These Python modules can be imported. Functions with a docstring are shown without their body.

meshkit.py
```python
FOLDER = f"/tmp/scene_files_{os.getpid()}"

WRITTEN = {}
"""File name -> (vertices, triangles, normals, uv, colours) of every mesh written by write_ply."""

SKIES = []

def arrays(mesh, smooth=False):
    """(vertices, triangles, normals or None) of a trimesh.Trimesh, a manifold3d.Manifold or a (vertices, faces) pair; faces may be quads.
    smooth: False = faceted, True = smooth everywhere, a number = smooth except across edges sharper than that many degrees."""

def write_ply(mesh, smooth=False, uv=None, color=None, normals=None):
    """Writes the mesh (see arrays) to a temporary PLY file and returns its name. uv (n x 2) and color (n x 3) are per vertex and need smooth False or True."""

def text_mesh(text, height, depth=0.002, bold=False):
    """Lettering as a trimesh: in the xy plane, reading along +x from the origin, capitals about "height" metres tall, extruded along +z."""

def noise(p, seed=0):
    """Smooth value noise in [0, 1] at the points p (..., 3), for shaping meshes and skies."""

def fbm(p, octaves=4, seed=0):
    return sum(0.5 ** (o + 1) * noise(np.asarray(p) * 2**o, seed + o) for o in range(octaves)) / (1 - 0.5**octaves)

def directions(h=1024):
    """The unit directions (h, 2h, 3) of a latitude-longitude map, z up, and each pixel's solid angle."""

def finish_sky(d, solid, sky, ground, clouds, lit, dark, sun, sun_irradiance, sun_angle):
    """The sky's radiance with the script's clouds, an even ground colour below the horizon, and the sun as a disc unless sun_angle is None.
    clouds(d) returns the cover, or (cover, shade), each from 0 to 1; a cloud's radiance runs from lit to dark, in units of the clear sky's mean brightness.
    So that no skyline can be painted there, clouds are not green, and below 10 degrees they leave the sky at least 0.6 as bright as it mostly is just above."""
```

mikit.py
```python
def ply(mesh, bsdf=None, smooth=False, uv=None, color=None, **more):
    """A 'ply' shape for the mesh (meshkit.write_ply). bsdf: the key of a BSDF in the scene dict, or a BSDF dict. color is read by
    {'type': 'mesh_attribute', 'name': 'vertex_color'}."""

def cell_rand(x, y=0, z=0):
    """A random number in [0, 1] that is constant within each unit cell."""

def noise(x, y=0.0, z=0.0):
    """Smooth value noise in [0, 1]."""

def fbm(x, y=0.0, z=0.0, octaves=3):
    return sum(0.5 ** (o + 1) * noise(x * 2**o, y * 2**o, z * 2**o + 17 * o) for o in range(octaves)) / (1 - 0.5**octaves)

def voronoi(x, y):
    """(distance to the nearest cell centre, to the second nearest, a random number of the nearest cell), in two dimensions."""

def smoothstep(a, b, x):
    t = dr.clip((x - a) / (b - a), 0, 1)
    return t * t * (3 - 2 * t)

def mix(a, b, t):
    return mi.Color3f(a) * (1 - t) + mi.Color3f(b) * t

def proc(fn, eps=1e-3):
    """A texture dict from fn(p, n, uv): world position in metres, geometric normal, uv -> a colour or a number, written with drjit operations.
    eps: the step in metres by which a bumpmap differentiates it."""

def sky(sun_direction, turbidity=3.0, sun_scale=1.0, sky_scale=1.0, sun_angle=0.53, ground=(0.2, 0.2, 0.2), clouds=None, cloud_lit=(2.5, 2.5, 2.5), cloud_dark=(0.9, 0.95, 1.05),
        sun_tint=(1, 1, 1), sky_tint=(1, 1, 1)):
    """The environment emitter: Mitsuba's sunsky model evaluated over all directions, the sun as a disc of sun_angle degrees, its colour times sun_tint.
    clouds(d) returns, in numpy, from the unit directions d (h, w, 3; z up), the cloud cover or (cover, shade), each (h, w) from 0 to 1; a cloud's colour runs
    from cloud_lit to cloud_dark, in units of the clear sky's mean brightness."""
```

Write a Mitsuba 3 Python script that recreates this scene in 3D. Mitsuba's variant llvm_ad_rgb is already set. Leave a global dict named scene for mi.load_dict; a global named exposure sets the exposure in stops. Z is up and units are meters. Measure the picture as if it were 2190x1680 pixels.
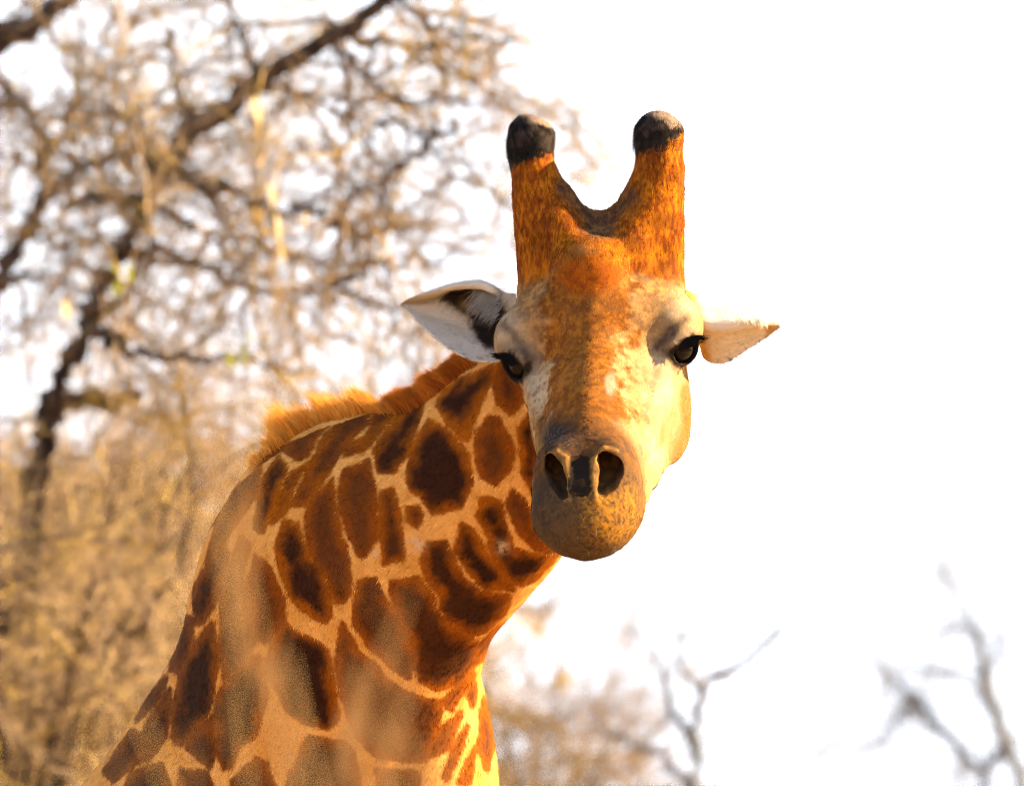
import math, numpy as np, trimesh, mitsuba as mi, mikit, meshkit
import drjit as dr
from scipy.interpolate import PchipInterpolator, CubicSpline

T = mi.ScalarTransform4f
scene, labels = {}, {}
rng = np.random.default_rng(11)

# ------------------------------------------------------------------ camera, sky, exposure
UNIT = 0.00075                      # metres per model unit (the giraffe is modelled in units of 0.75 mm)
FOCUS = 20.0                        # metres from the lens to the giraffe's eyes
HALF = 1095.0 * UNIT
PITCH = math.radians(4.3)
FWD = np.array([0, math.cos(PITCH), math.sin(PITCH)])
UPV = np.array([0, -math.sin(PITCH), math.cos(PITCH)])
RIGHT = np.array([1.0, 0, 0])
CAM = np.array([0, -FOCUS * math.cos(PITCH), 2.4])
SUN = np.array([0.86, 0.02, 0.44])
exposure = 3.68
scene['camera'] = {'type': 'thinlens', 'fov': math.degrees(2 * math.atan(HALF / FOCUS)), 'fov_axis': 'x',
                   'aperture_radius': 0.020, 'focus_distance': FOCUS - 0.06, 'near_clip': 0.1, 'far_clip': 3000.0,
                   'to_world': T().look_at(origin=CAM.tolist(), target=(CAM + FWD).tolist(), up=[0, 0, 1])}


def haze(d):                         # a bright hazy horizon that thins towards the blue overhead
    t = np.clip((d[..., 2] - 0.10) / 0.55, 0, 1)
    n = meshkit.fbm(d * np.array([2.2, 2.2, 5.0]), 4, 3)
    return np.clip(1.0 - 0.80 * t * t * (3 - 2 * t) + (n - 0.5) * 0.5 * t, 0, 1)


scene['sky'] = mikit.sky(SUN.tolist(), turbidity=3, sun_scale=1.65, sky_scale=1.0, sun_angle=0.6, clouds=haze,
                         cloud_lit=(1.92, 2.02, 2.20), sun_tint=(1.03, 0.95, 0.78), ground=(0.3, 0.22, 0.13))


def m2w(p):                          # model units (u right, v down, d away) -> world metres
    p = np.asarray(p, float)
    return (CAM + FWD * (FOCUS + p[..., 2:3] * UNIT) + RIGHT * ((p[..., 0:1] - 1095) * UNIT) + UPV * ((840 - p[..., 1:2]) * UNIT))


def w2m(w):
    q = np.asarray(w, float) - CAM
    return np.stack([q @ RIGHT / UNIT + 1095, 840 - q @ UPV / UNIT, (q @ FWD - FOCUS) / UNIT], -1)


def at(u, v, dist):                  # the point that stands dist metres away in the direction of a pixel
    return CAM + dist * (FWD + RIGHT * ((u - 1095) * UNIT / FOCUS) + UPV * ((840 - v) * UNIT / FOCUS))


def nrm(a):
    return a / np.maximum(np.linalg.norm(a, axis=-1, keepdims=True), 1e-12)


def shape(v, f, bsdf, color=None, normals=None):
    """A mesh with per-vertex colours and shading normals."""
    m = (v, f)
    if normals is not None:
        path = meshkit.write_ply(m, False, None, color, normals=normals)
        return {'type': 'ply', 'filename': path, 'face_normals': False, 'bsdf': {'type': 'ref', 'id': bsdf}}
    return mikit.ply(m, bsdf, smooth=True if color is not None else 40, color=color)


# ------------------------------------------------------------------ materials
def vc():
    return {'type': 'mesh_attribute', 'name': 'vertex_color'}


def rgb(*c):
    return {'type': 'rgb', 'value': list(c)}


scene['mat_skin'] = {'type': 'twosided', 'bsdf': {'type': 'principled', 'base_color': vc(), 'roughness': 0.85, 'specular': 0.06}}
scene['mat_fur'] = {'type': 'twosided', 'bsdf': {'type': 'diffuse', 'reflectance': vc()}}
scene['mat_hair'] = {'type': 'principledthin', 'base_color': vc(), 'roughness': 0.6, 'diff_trans': 0.9, 'spec_trans': 0.0}
scene['mat_eye'] = {'type': 'principled', 'base_color': rgb(0.008, 0.006, 0.005), 'roughness': 0.04, 'specular': 0.1}
scene['mat_lash'] = {'type': 'twosided', 'bsdf': {'type': 'diffuse', 'reflectance': rgb(0.008, 0.007, 0.007)}}


def bark(p, n, uv):
    a = mikit.fbm(p.x * 30, p.y * 30, p.z * 9, 3)
    return mikit.mix((0.025, 0.019, 0.018), (0.095, 0.066, 0.046), mikit.smoothstep(0.3, 0.75, a))


scene['mat_bark'] = {'type': 'twosided', 'bsdf': {'type': 'diffuse', 'reflectance': mikit.proc(bark)}}
scene['mat_hazed_bark'] = {'type': 'twosided', 'bsdf': {'type': 'diffuse', 'reflectance': rgb(0.10, 0.108, 0.125)}}  # bark paled to blue-grey: haze and flare put into the colour
scene['mat_twig'] = {'type': 'twosided', 'bsdf': {'type': 'diffuse', 'reflectance': vc()}}
scene['mat_straw'] = {'type': 'principledthin', 'base_color': vc(), 'roughness': 0.7, 'diff_trans': 1.0, 'spec_trans': 0.0}
scene['mat_blade'] = {'type': 'principledthin', 'base_color': vc(), 'roughness': 0.8, 'spec_trans': 0.0, 'diff_trans': 0.7, 'eta': 1.2}


def soil(p, n, uv):
    a = mikit.fbm(p.x * 0.35, p.y * 0.35, 0, 4)
    b = mikit.fbm(p.x * 6, p.y * 6, 0, 3)
    return mikit.mix((0.23, 0.14, 0.07), (0.42, 0.30, 0.16), mikit.smoothstep(0.3, 0.7, a * 0.6 + b * 0.4))


scene['mat_soil'] = {'type': 'diffuse', 'reflectance': mikit.proc(soil)}

# ------------------------------------------------------------------ ground
gx = np.concatenate([-np.geomspace(1500, 12, 40), np.linspace(-10, 10, 41), np.geomspace(12, 1500, 40)])
gy = np.concatenate([-np.geomspace(1500, 30, 30), np.linspace(-28, 60, 70), np.geomspace(64, 2500, 40)])
GX, GY = np.meshgrid(gx, gy, indexing='ij')


def ground_z(x, y):
    p = np.stack([x * 0.12, y * 0.12, 0 * x], -1)
    return (meshkit.fbm(p, 3, 5) - 0.5) * 0.25


def grid_faces(n, m, wrap=False):
    i, j = np.meshgrid(np.arange(n - 1), np.arange(m if wrap else m - 1), indexing='ij')
    k = (j + 1) % m
    q = np.stack([i * m + j, (i + 1) * m + j, (i + 1) * m + k, i * m + k], -1).reshape(-1, 4)
    return np.vstack([q[:, [0, 1, 2]], q[:, [0, 2, 3]]])


scene['ground'] = mikit.ply((np.stack([GX, GY, ground_z(GX, GY)], -1).reshape(-1, 3), grid_faces(len(gx), len(gy))), 'mat_soil', smooth=True)
labels['ground'] = {'label': 'dry sandy savanna ground below the giraffe and the bush', 'category': 'ground', 'kind': 'structure'}

# ------------------------------------------------------------------ the giraffe: one implicit body
# head frame: X to the viewer's right, Y dorsal, Z along the snout; origin midway between the eyes
HO = np.array([1285.0, 760.0, 0.0])
TH, YW, RL = math.radians(36), math.radians(8), math.radians(5)


def _head_axes():
    ax = {'X': np.array([1.0, 0, 0]), 'Y': np.array([0, -math.cos(TH), -math.sin(TH)]), 'Z': np.array([0, math.sin(TH), -math.cos(TH)])}
    out = []
    for k in 'XYZ':
        u, v, d = ax[k]
        u, d = u * math.cos(YW) + d * math.sin(YW), -u * math.sin(YW) + d * math.cos(YW)
        u, v = u * math.cos(RL) + v * math.sin(RL), -u * math.sin(RL) + v * math.cos(RL)
        out.append([u, v, d])
    return np.array(out)


HR = _head_axes()                    # rows: the head's X, Y, Z axes in model space


def h2m(p):
    return HO + np.asarray(p, float) @ HR


def m2h(p):
    return (np.asarray(p, float) - HO) @ HR.T


def smin(a, b, k):
    h = np.maximum(k - np.abs(a - b), 0) / k
    return np.minimum(a, b) - h * h * k * 0.25


def smax(a, b, k):
    return -smin(-a, -b, k)


def ell(p, c, r, rot=None):
    q = p - np.asarray(c, float)
    if rot is not None:
        q = q @ np.asarray(rot).T
    r = np.asarray(r, float)
    k0 = np.linalg.norm(q / r, axis=-1)
    k1 = np.linalg.norm(q / (r * r), axis=-1)
    return k0 * (k0 - 1) / np.maximum(k1, 1e-9)


def cone(p, a, b, ra, rb):           # tapered capsule
    a, b = np.asarray(a, float), np.asarray(b, float)
    ab = b - a
    t = np.clip((p - a) @ ab / (ab @ ab), 0, 1)
    return np.linalg.norm(p - a - t[..., None] * ab, axis=-1) - (ra + (rb - ra) * t)


def chain(p, pts, k):
    out = None
    for (a, ra), (b, rb) in zip(pts[:-1], pts[1:]):
        c = cone(p, a, b, ra, rb)
        out = c if out is None else smin(out, c, k)
    return out


LOFT = np.array([  # Z, half width, top, bottom, exponent
    (-200, 140, 105, -190, 2.2), (-140, 158, 118, -225, 2.2), (-60, 166, 112, -250, 2.3), (40, 164, 95, -245, 2.4), (140, 146, 86, -208, 2.5),
    (240, 121, 77, -168, 2.5), (340, 103, 72, -140, 2.5), (420, 101, 70, -122, 2.4), (480, 107, 70, -115, 2.3), (560, 100, 56, -105, 2.2), (620, 80, 40, -85, 2.2)])


def spline(z, col):
    return PchipInterpolator(LOFT[:, 0], LOFT[:, col])(np.clip(z, LOFT[0, 0], LOFT[-1, 0]))


HORN_L = [((1166, 610, 62), 57), ((1153, 470, 66), 54), ((1141, 365, 70), 49), ((1134, 300, 72), 46)]
HORN_R = [((1404, 600, 48), 60), ((1407, 470, 56), 58), ((1411, 362, 62), 52), ((1408, 292, 66), 49)]
# nostrils: (u, v, radius) down each slit, and the fold of skin along its inner side
NOS_R = [(1291, 983, 15), (1303, 1004, 23), (1296, 1026, 19), (1284, 1049, 8)]
NOS_L = [(1178, 984, 11), (1184, 1004, 17), (1194, 1030, 15), (1203, 1056, 8)]
FOLD_R = [(1314, 964, 5), (1290, 962, 7), (1270, 984, 7), (1265, 1020, 5), (1270, 1066, 4)]
FOLD_L = [(1172, 970, 4), (1190, 967, 5), (1208, 981, 7), (1211, 1020, 4), (1210, 1066, 4)]
EYE_R, EYE_L, EYE_RAD = np.array([1452.0, 745.0, -74.0]), np.array([1116.0, 777.0, -36.0]), 29.0


def eye_out(s):
    return nrm(HR[0] * s * 0.60 + HR[2] * 0.56 + HR[1] * 0.12)


def head_base(p):
    h = m2h(p)
    X, Y, Z = h[:, 0], h[:, 1], h[:, 2]
    w, yt, yb, n = (spline(Z, c) for c in (1, 2, 3, 4))
    yc, hh = (yt + yb) / 2, (yt - yb) / 2
    q = (np.abs(X / w) ** n + np.abs((Y - yc) / hh) ** n + 1e-9) ** (1 / n)
    body = (q - 1) * np.minimum(w, hh)
    body = smax(body, np.maximum(-190 - Z, Z - 560), 60)
    f = body
    f = smin(f, ell(h, (-5, -20, 526), (111, 88, 114)), 40)                       # upper lip and muzzle
    f = smin(f, ell(h, (0, -66, 508), (82, 52, 100)), 26)                        # lower lip
    f = smin(f, ell(h, (0, -10, -150), (140, 120, 110)), 60)                     # cranium
    for s in (-1, 1):
        f = smin(f, ell(h, (s * 168, 42, -22), (58, 62, 78)), 40)                # orbits
        f = smin(f, ell(h, (s * 126, -168, 10), (40, 80, 116)), 46)              # cheek muscle
        f = smin(f, cone(h, (s * 150, 10, 40), (s * 92, -40, 300), 22, 12), 40)  # cheekbone ridge
        f = smin(f, cone(h, (s * 146, 22, 70), (s * 112, 8, 250), 15, 8), 18)
    f = smin(f, cone(h, (0, 70, 40), (0, 42, 400), 38, 36), 70)                  # nasal ridge
    # horns, saddle and the bump on the forehead
    f = smin(f, ell(p, (1280, 690, -4), (168, 112, 104)), 50)                    # forehead
    f = smin(f, chain(p, HORN_L, 3), 50)
    f = smin(f, chain(p, HORN_R, 3), 50)
    f = smin(f, ell(p, (1134, 297, 72), (51, 51, 51)), 10)                       # knobs
    f = smin(f, ell(p, (1408, 288, 66), (53, 52, 53)), 10)
    f = smin(f, cone(p, (1172, 430, 52), (1226, 545, 22), 40, 62), 26)           # the horns' broad roots
    f = smin(f, cone(p, (1392, 430, 44), (1340, 545, 18), 42, 62), 26)
    f = smin(f, ell(p, (1284, 580, 62), (120, 92, 84)), 50)
    f = smin(f, chain(p, [((1168, 400, 70), 24), ((1206, 430, 70), 27), ((1234, 465, 71), 27), ((1284, 500, 72), 33)], 14), 34)
    f = smin(f, chain(p, [((1384, 400, 62), 26), ((1354, 434, 64), 27), ((1332, 466, 67), 27), ((1284, 500, 72), 33)], 14), 34)
    f = smin(f, ell(p, (1260, 576, -40), (80, 70, 62)), 24)
    f = smin(f, cone(p, (1262, 600, -34), (1264, 730, -66), 52, 50), 44)
    for c, r in (((1190, 1004, -362), (44, 60, 60)), ((1308, 1004, -384), (42, 60, 60))):
        f = smin(f, ell(p, c, r), 46)                                            # the wings of the nose
    for sd in (-1, 1):
        f = smin(f, cone(h, (sd * 104, -190, 50), (sd * 60, -98, 420), 42, 34), 36)   # lower jaw
        f = smin(f, cone(h, (sd * 106, -180, 100), (sd * 74, -112, 300), 22, 8), 26)
    return f


def front(fn, u, v):                 # how far away the skin is at a place of the head
    d = np.arange(-620, 200, 1.0)
    f = fn(np.stack([np.full_like(d, u), np.full_like(d, v), d], -1))
    return float(d[np.argmax(f < 0)])


def _lift(pts, push=0.0):
    return [((u, v, front(head_base, u, v) + push), r) for u, v, r in pts]


def head_sdf(p):
    f = head_base(p)
    # eye sockets and lids
    for c, s in ((EYE_R, 1), (EYE_L, -1)):
        out = eye_out(s)
        up = nrm(HR[1] - out * (HR[1] @ out))
        side = np.cross(out, up)
        f = smin(f, ell(p, c - out * 3, (42, 42, 42)), 18)
        q = p - c
        o, w_, y_ = q @ out, q @ side, q @ up
        f = smax(f, -(np.linalg.norm(q, axis=1) - EYE_RAD - 1.5), 5)
        # an almond opening between the lids
        opening = np.maximum(np.hypot(w_, y_ - 5) - 33, np.hypot(w_, y_ + 14) - 38)
        f = smax(f, -np.maximum(opening, -o), 6)
        # heavy upper lid
        f = smin(f, cone(p, c + out * 15 + up * 28 - side * 22, c + out * 15 + up * 28 + side * 22, 8, 8), 10)
    # nostrils: leaf-shaped hollows with a raised fold on the inner side
    a = (np.abs(p[:, 0] - 1245) < 130) & (np.abs(p[:, 1] - 1015) < 100) & (p[:, 2] < -180)
    if a.any():
        q, g = p[a], f[a]
        for pts, fold in NOSTRILS:
            g = smin(g, chain(q, fold, 4), 14)
            for k in range(12):
                g = smax(g, -chain(q, [(np.array(c) + (0, -1.5 * k, 7 * k - 8), r * (1 - 0.02 * k)) for c, r in pts], 6), 7)
        f[a] = g
    return f


NOSTRILS = [(_lift(NOS_R), _lift(FOLD_R, 1)), (_lift(NOS_L), _lift(FOLD_L, 1))]

NECK = [((1225, 830, 230), 165), ((1105, 965, 330), 210), ((955, 1102, 430), 252), ((772, 1214, 530), 322), ((698, 1420, 640), 328), ((632, 1700, 740), 388), ((560, 2020, 800), 490)]
_n = np.array([[*a, r] for a, r in NECK], float)
_nt = np.r_[0, np.cumsum(np.linalg.norm(np.diff(_n[:, :2], axis=0), axis=1))]
_nq = CubicSpline(_nt, _n)(np.linspace(0, _nt[-1], 22))
NECKLINE = [(tuple(q[:3]), q[3]) for q in _nq]
FLAT = 0.62                          # the neck is deeper than it is wide


def neck_sdf(p):
    q = p * np.array([1, 1, 1 / FLAT])
    c = [((a[0], a[1], a[2] / FLAT), r) for a, r in NECKLINE]
    f = chain(q, c, 8) * 0.8
    f = smin(f, ell(p, (885, 1800, 700), (185, 520, 190)), 12)                   # chest in front of the neck
    f = smin(f, ell(p, (412, 2070, 840), (420, 420, 240)), 100)                  # withers
    return f


def trunk_sdf(p):
    w = m2w(p)
    f = None
    for a, b, ra, rb in (((-0.25, 0.70, 2.55), (-0.85, 1.35, 2.45), .52, .50), ((-0.85, 1.35, 2.45), (-1.5, 2.05, 2.35), .50, .40)):
        c = cone(w, a, b, ra, rb)
        f = c if f is None else smin(f, c, 0.2)
    legs = [(-0.20, 0.45, 0), (0.10, 0.85, 0), (-1.62, 1.80, 1), (-1.30, 2.25, 1)]
    for x, y, hind in legs:
        ky = -0.06 if not hind else 0.10
        pts = [((x, y, 2.3), .24), ((x, y, 1.75), .15), ((x + ky * .5, y + ky, 1.05), .085), ((x, y, .55), .06), ((x, y, .16), .055), ((x - .01, y - .03, .055), .085)]
        f = smin(f, chain(w, pts, 0.05), 0.12)
    return f / UNIT


def body_sdf(p):
    f = np.full(len(p), 1e4)
    a = (p[:, 1] < 2500) & (p[:, 1] > 300)
    f[a] = neck_sdf(p[a])
    b = (p[:, 0] > 950) & (p[:, 1] < 1300) & (p[:, 2] < 420)
    hd = head_sdf(p[b])
    f[b] = smin(f[b], hd, 30)
    c = p[:, 1] > 1500
    f[c] = smin(f[c], trunk_sdf(p[c]), 260)
    return f


def grad(fn, p, e=1.0):
    g = np.empty_like(p)
    for k in range(3):
        o = np.zeros(3)
        o[k] = e
        g[:, k] = (fn(p + o) - fn(p - o)) / (2 * e)
    return g


def isosurface(fn, lo, hi, step, coarse=4):
    """Surface nets on a grid that is evaluated only near the surface."""
    lo, hi = np.asarray(lo, float), np.asarray(hi, float)
    nc = np.ceil((hi - lo) / (step * coarse)).astype(int) + 1
    ax = [lo[k] + np.arange(nc[k]) * step * coarse for k in range(3)]
    C = fn(np.stack(np.meshgrid(*ax, indexing='ij'), -1).reshape(-1, 3)).reshape(nc)
    from scipy.ndimage import zoom, minimum_filter
    n = (nc - 1) * coarse + 1
    g = [np.arange(n[k]) / coarse for k in range(3)]
    from scipy.ndimage import map_coordinates
    F = map_coordinates(C, np.meshgrid(*g, indexing='ij'), order=1).astype(np.float32)
    near = np.abs(F) < step * coarse * 1.6
    ii = np.argwhere(near)
    for s in range(0, len(ii), 400000):
        k = ii[s:s + 400000]
        F[k[:, 0], k[:, 1], k[:, 2]] = fn(lo + k * step)
    S = F < 0
    n0, n1, n2 = F.shape
    acc = np.zeros((n0 - 1, n1 - 1, n2 - 1, 3), np.float32)
    cnt = np.zeros((n0 - 1, n1 - 1, n2 - 1), np.int16)
    quads = []
    for axis in range(3):
        sl0 = [slice(None)] * 3
        sl1 = [slice(None)] * 3
        sl0[axis], sl1[axis] = slice(0, -1), slice(1, None)
        a, b = F[tuple(sl0)], F[tuple(sl1)]
        e = np.argwhere((a < 0) != (b < 0))
        fa, fb = a[tuple(e.T)], b[tuple(e.T)]
        t = fa / (fa - fb)
        pos = e.astype(np.float32)
        pos[:, axis] += t
        o1, o2 = [k for k in range(3) if k != axis]
        cells = []
        for da, db in ((0, 0), (-1, 0), (-1, -1), (0, -1)):
            c = e.copy()
            c[:, o1] += da
            c[:, o2] += db
            cells.append(c)
        ok = np.all([np.all((c >= 0) & (c < np.array([n0 - 1, n1 - 1, n2 - 1])), axis=1) for c in cells], axis=0)
        for c in cells:
            m = np.all((c >= 0) & (c < np.array([n0 - 1, n1 - 1, n2 - 1])), axis=1)
            np.add.at(acc, tuple(c[m].T), pos[m])
            np.add.at(cnt, tuple(c[m].T), 1)
        q = np.stack([np.ravel_multi_index(c[ok].T, (n0 - 1, n1 - 1, n2 - 1)) for c in cells], 1)
        flip = (fa[ok] < 0)
        if axis == 1:
            flip = ~flip
        q[flip] = q[flip][:, ::-1]
        quads.append(q)
    q = np.vstack(quads)
    used, inv = np.unique(q, return_inverse=True)
    q = inv.reshape(q.shape)
    v = lo + (acc.reshape(-1, 3)[used] / cnt.reshape(-1)[used][:, None]) * step
    f = np.vstack([q[:, [0, 2, 1]], q[:, [0, 3, 2]]])
    return v.astype(float), f


def project(fn, v, n=2, most=6.0):
    for _ in range(n):
        d = fn(v)
        g = grad(fn, v)
        step = d[:, None] * g / np.maximum((g * g).sum(1, keepdims=True), 0.05)
        L = np.linalg.norm(step, axis=1, keepdims=True)
        v = v - step * np.minimum(1, most / np.maximum(L, 1e-9))
    return v


def subdivide(v, f):
    v, f = trimesh.remesh.subdivide(v, f)
    return np.asarray(v), np.asarray(f)


def head_near(p):                    # > 0 where the neck is nearer than the head
    return head_sdf(p) - neck_sdf(p)


def keep(v, f, mask):
    f = f[mask]
    used, inv = np.unique(f, return_inverse=True)
    return v[used], inv.reshape(f.shape)


# the head in fine steps, the neck in middle ones, the trunk and legs (below the frame) in coarse ones
hv, hf = isosurface(body_sdf, (1000, 205, -640), (1560, 1280, 330), 5.5)
hv, hf = keep(hv, hf, head_near(hv[hf].mean(1)) < 3)
hv = project(body_sdf, hv, 2)
hv, hf = subdivide(hv, hf)
hv = project(body_sdf, hv, 1, 2.0)
hn = nrm(grad(body_sdf, hv, 1.2))
nv, nf = isosurface(body_sdf, (60, 640, -100), (1420, 1840, 1240), 10.0)
nv, nf = keep(nv, nf, head_near(nv[nf].mean(1)) > -6)
nv = project(body_sdf, nv, 2)
nv, nf = subdivide(nv, nf)
nv = project(body_sdf, nv, 1, 3.0)
nn = nrm(grad(body_sdf, nv, 2.5))
tv, tf = isosurface(body_sdf, (-1900, 1800, -700), (1500, 6080, 3400), 44.0)
tv = project(body_sdf, tv, 2, 20.0)
tn = nrm(grad(body_sdf, tv, 10.0))

# ------------------------------------------------------------------ the coat
# The patches of the near flank, each an outline in the plane of the neck's side (model u, v); the far flank bears the same plan shifted along the neck.
PATCHES = """933,852 976,814 1052,781 1060,781 1038,845 1010,915 998,945 952,905 935,872
914,896 930,902 967,931 1000,971 1012,1031 988,1083 924,1103 900,1067 874,1050 867,1012 879,964 895,929
1048,886 1069,893 1098,957 1095,1000 1060,1038 1029,1021 1012,952 1019,926
1069,771 1095,762 1117,829 1117,862 1090,888 1062,862 1055,819
1129,883 1150,905 1158,964 1142,1060 1117,1012 1107,917
867,1086 895,1086 901,1107 890,1132 869,1117
810,1055 840,1045 855,1112 865,1202 844,1200 817,1214 810,1136
1029,1064 1071,1071 1088,1143 1100,1176 1188,1198 1152,1240 1114,1257 1086,1245 1057,1202 1038,1140 1014,1107
1095,1045 1125,1075 1150,1130 1195,1190 1150,1178 1110,1148 1084,1075
985,1118 1012,1135 1032,1170 1057,1214 1102,1267 1033,1262 1002,1229 970,1180
910,1162 952,1157 969,1198 990,1240 1024,1270 1093,1280 1081,1321 1040,1355 1007,1364 967,1345 943,1312 938,1274 910,1245 898,1198
829,1245 890,1238 926,1281 929,1312 962,1352 1014,1379 1016,1424 986,1467 929,1483 895,1460 881,1400 876,1364 840,1302 834,1270
1028,1382 1085,1338 1110,1325 1060,1410 1012,1430
762,1245 800,1238 817,1281 848,1324 867,1374 876,1412 871,1457 850,1445 790,1390 752,1338 755,1293
707,1024 712,1088 731,1160 747,1219 746,1270 735,1293 715,1293 690,1240 655,1180 648,1136 650,1100 670,1065
731,1005 786,983 800,1064 805,1148 783,1193 762,1195 748,1160 724,1100 719,1052
935,822 905,857 890,910 874,964 850,998 843,1019 807,1014 798,964 819,929 855,876 900,835
781,933 800,880 850,835 910,815 880,850 835,890 797,945 770,968 735,979 745,952
657,993 690,935 735,885 790,860 785,900 757,930 719,983 648,1083 617,1083 648,1021
655,988 621,1048 605,1100 574,1126 583,1076 617,1012
588,975 607,1002 593,1040 569,1112 552,1145 536,1136 545,1064 560,1015
570,960 600,900 690,880 700,905 674,936 652,978 628,985 600,965
520,955 550,985 541,1060 500,1122 452,1185 425,1210 450,1120 480,1040
602,1114 631,1119 640,1160 693,1250 705,1325 690,1338 640,1310 612,1280 588,1220 583,1170
540,1188 568,1216 601,1289 601,1333 557,1383 540,1374 523,1304 523,1244
505,1150 528,1170 508,1240 520,1290 538,1376 505,1419 471,1463 464,1423 462,1330 460,1281 472,1220
400,1262 436,1205 470,1165 478,1200 454,1281 443,1307 419,1342 407,1347 400,1300
381,1325 398,1333 395,1376 371,1433 367,1449 345,1446 352,1376
443,1338 452,1400 448,1447 440,1507 432,1530 395,1590 370,1604 355,1592 362,1500 372,1450 385,1420 410,1378
338,1462 322,1500 300,1525 272,1560 290,1510
320,1523 345,1488 345,1540 336,1590 300,1640 278,1645 292,1570
500,1438 479,1461 457,1497 450,1542 444,1590 457,1632 470,1657 482,1650 500,1610 538,1582 560,1500 556,1440 545,1405
440,1545 443,1614 438,1654 407,1633 384,1614 402,1580
486,1682 538,1633 560,1645 580,1700 590,1800 500,1800
604,1340 634,1362 672,1380 694,1398 703,1450 713,1505 718,1548 692,1568 650,1558 612,1534 584,1484 562,1425 576,1380
726,1333 760,1400 795,1428 819,1462 871,1495 929,1510 941,1533 922,1600 900,1645 802,1628 771,1602 748,1555 724,1483 714,1424
652,1590 729,1600 748,1626 762,1700 800,1800 640,1800 600,1700
940,1512 986,1473 1004,1465 962,1531
1038,1505 1055,1579 1060,1602 1040,1660 1022,1614 1030,1531
1008,1446 1015,1495 1008,1526 998,1497
983,1536 954,1614 907,1640 936,1579
997,1565 981,1620 955,1680 946,1676 970,1610
1012,1615 1000,1690 980,1690 1000,1640
262,1580 285,1590 268,1650 220,1690 200,1670
265,1670 330,1650 355,1720 300,1800 200,1800
370,1660 430,1670 450,1720 440,1800 370,1800
800,1660 890,1670 880,1800 820,1800
"""
POLY = [np.array([[float(c) for c in q.split(',')] for q in line.split()]) for line in PATCHES.strip().split('\n')]
PSTEP = 3.0
PU, PV = np.arange(60, 1260, PSTEP), np.arange(700, 1900, PSTEP)


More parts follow.
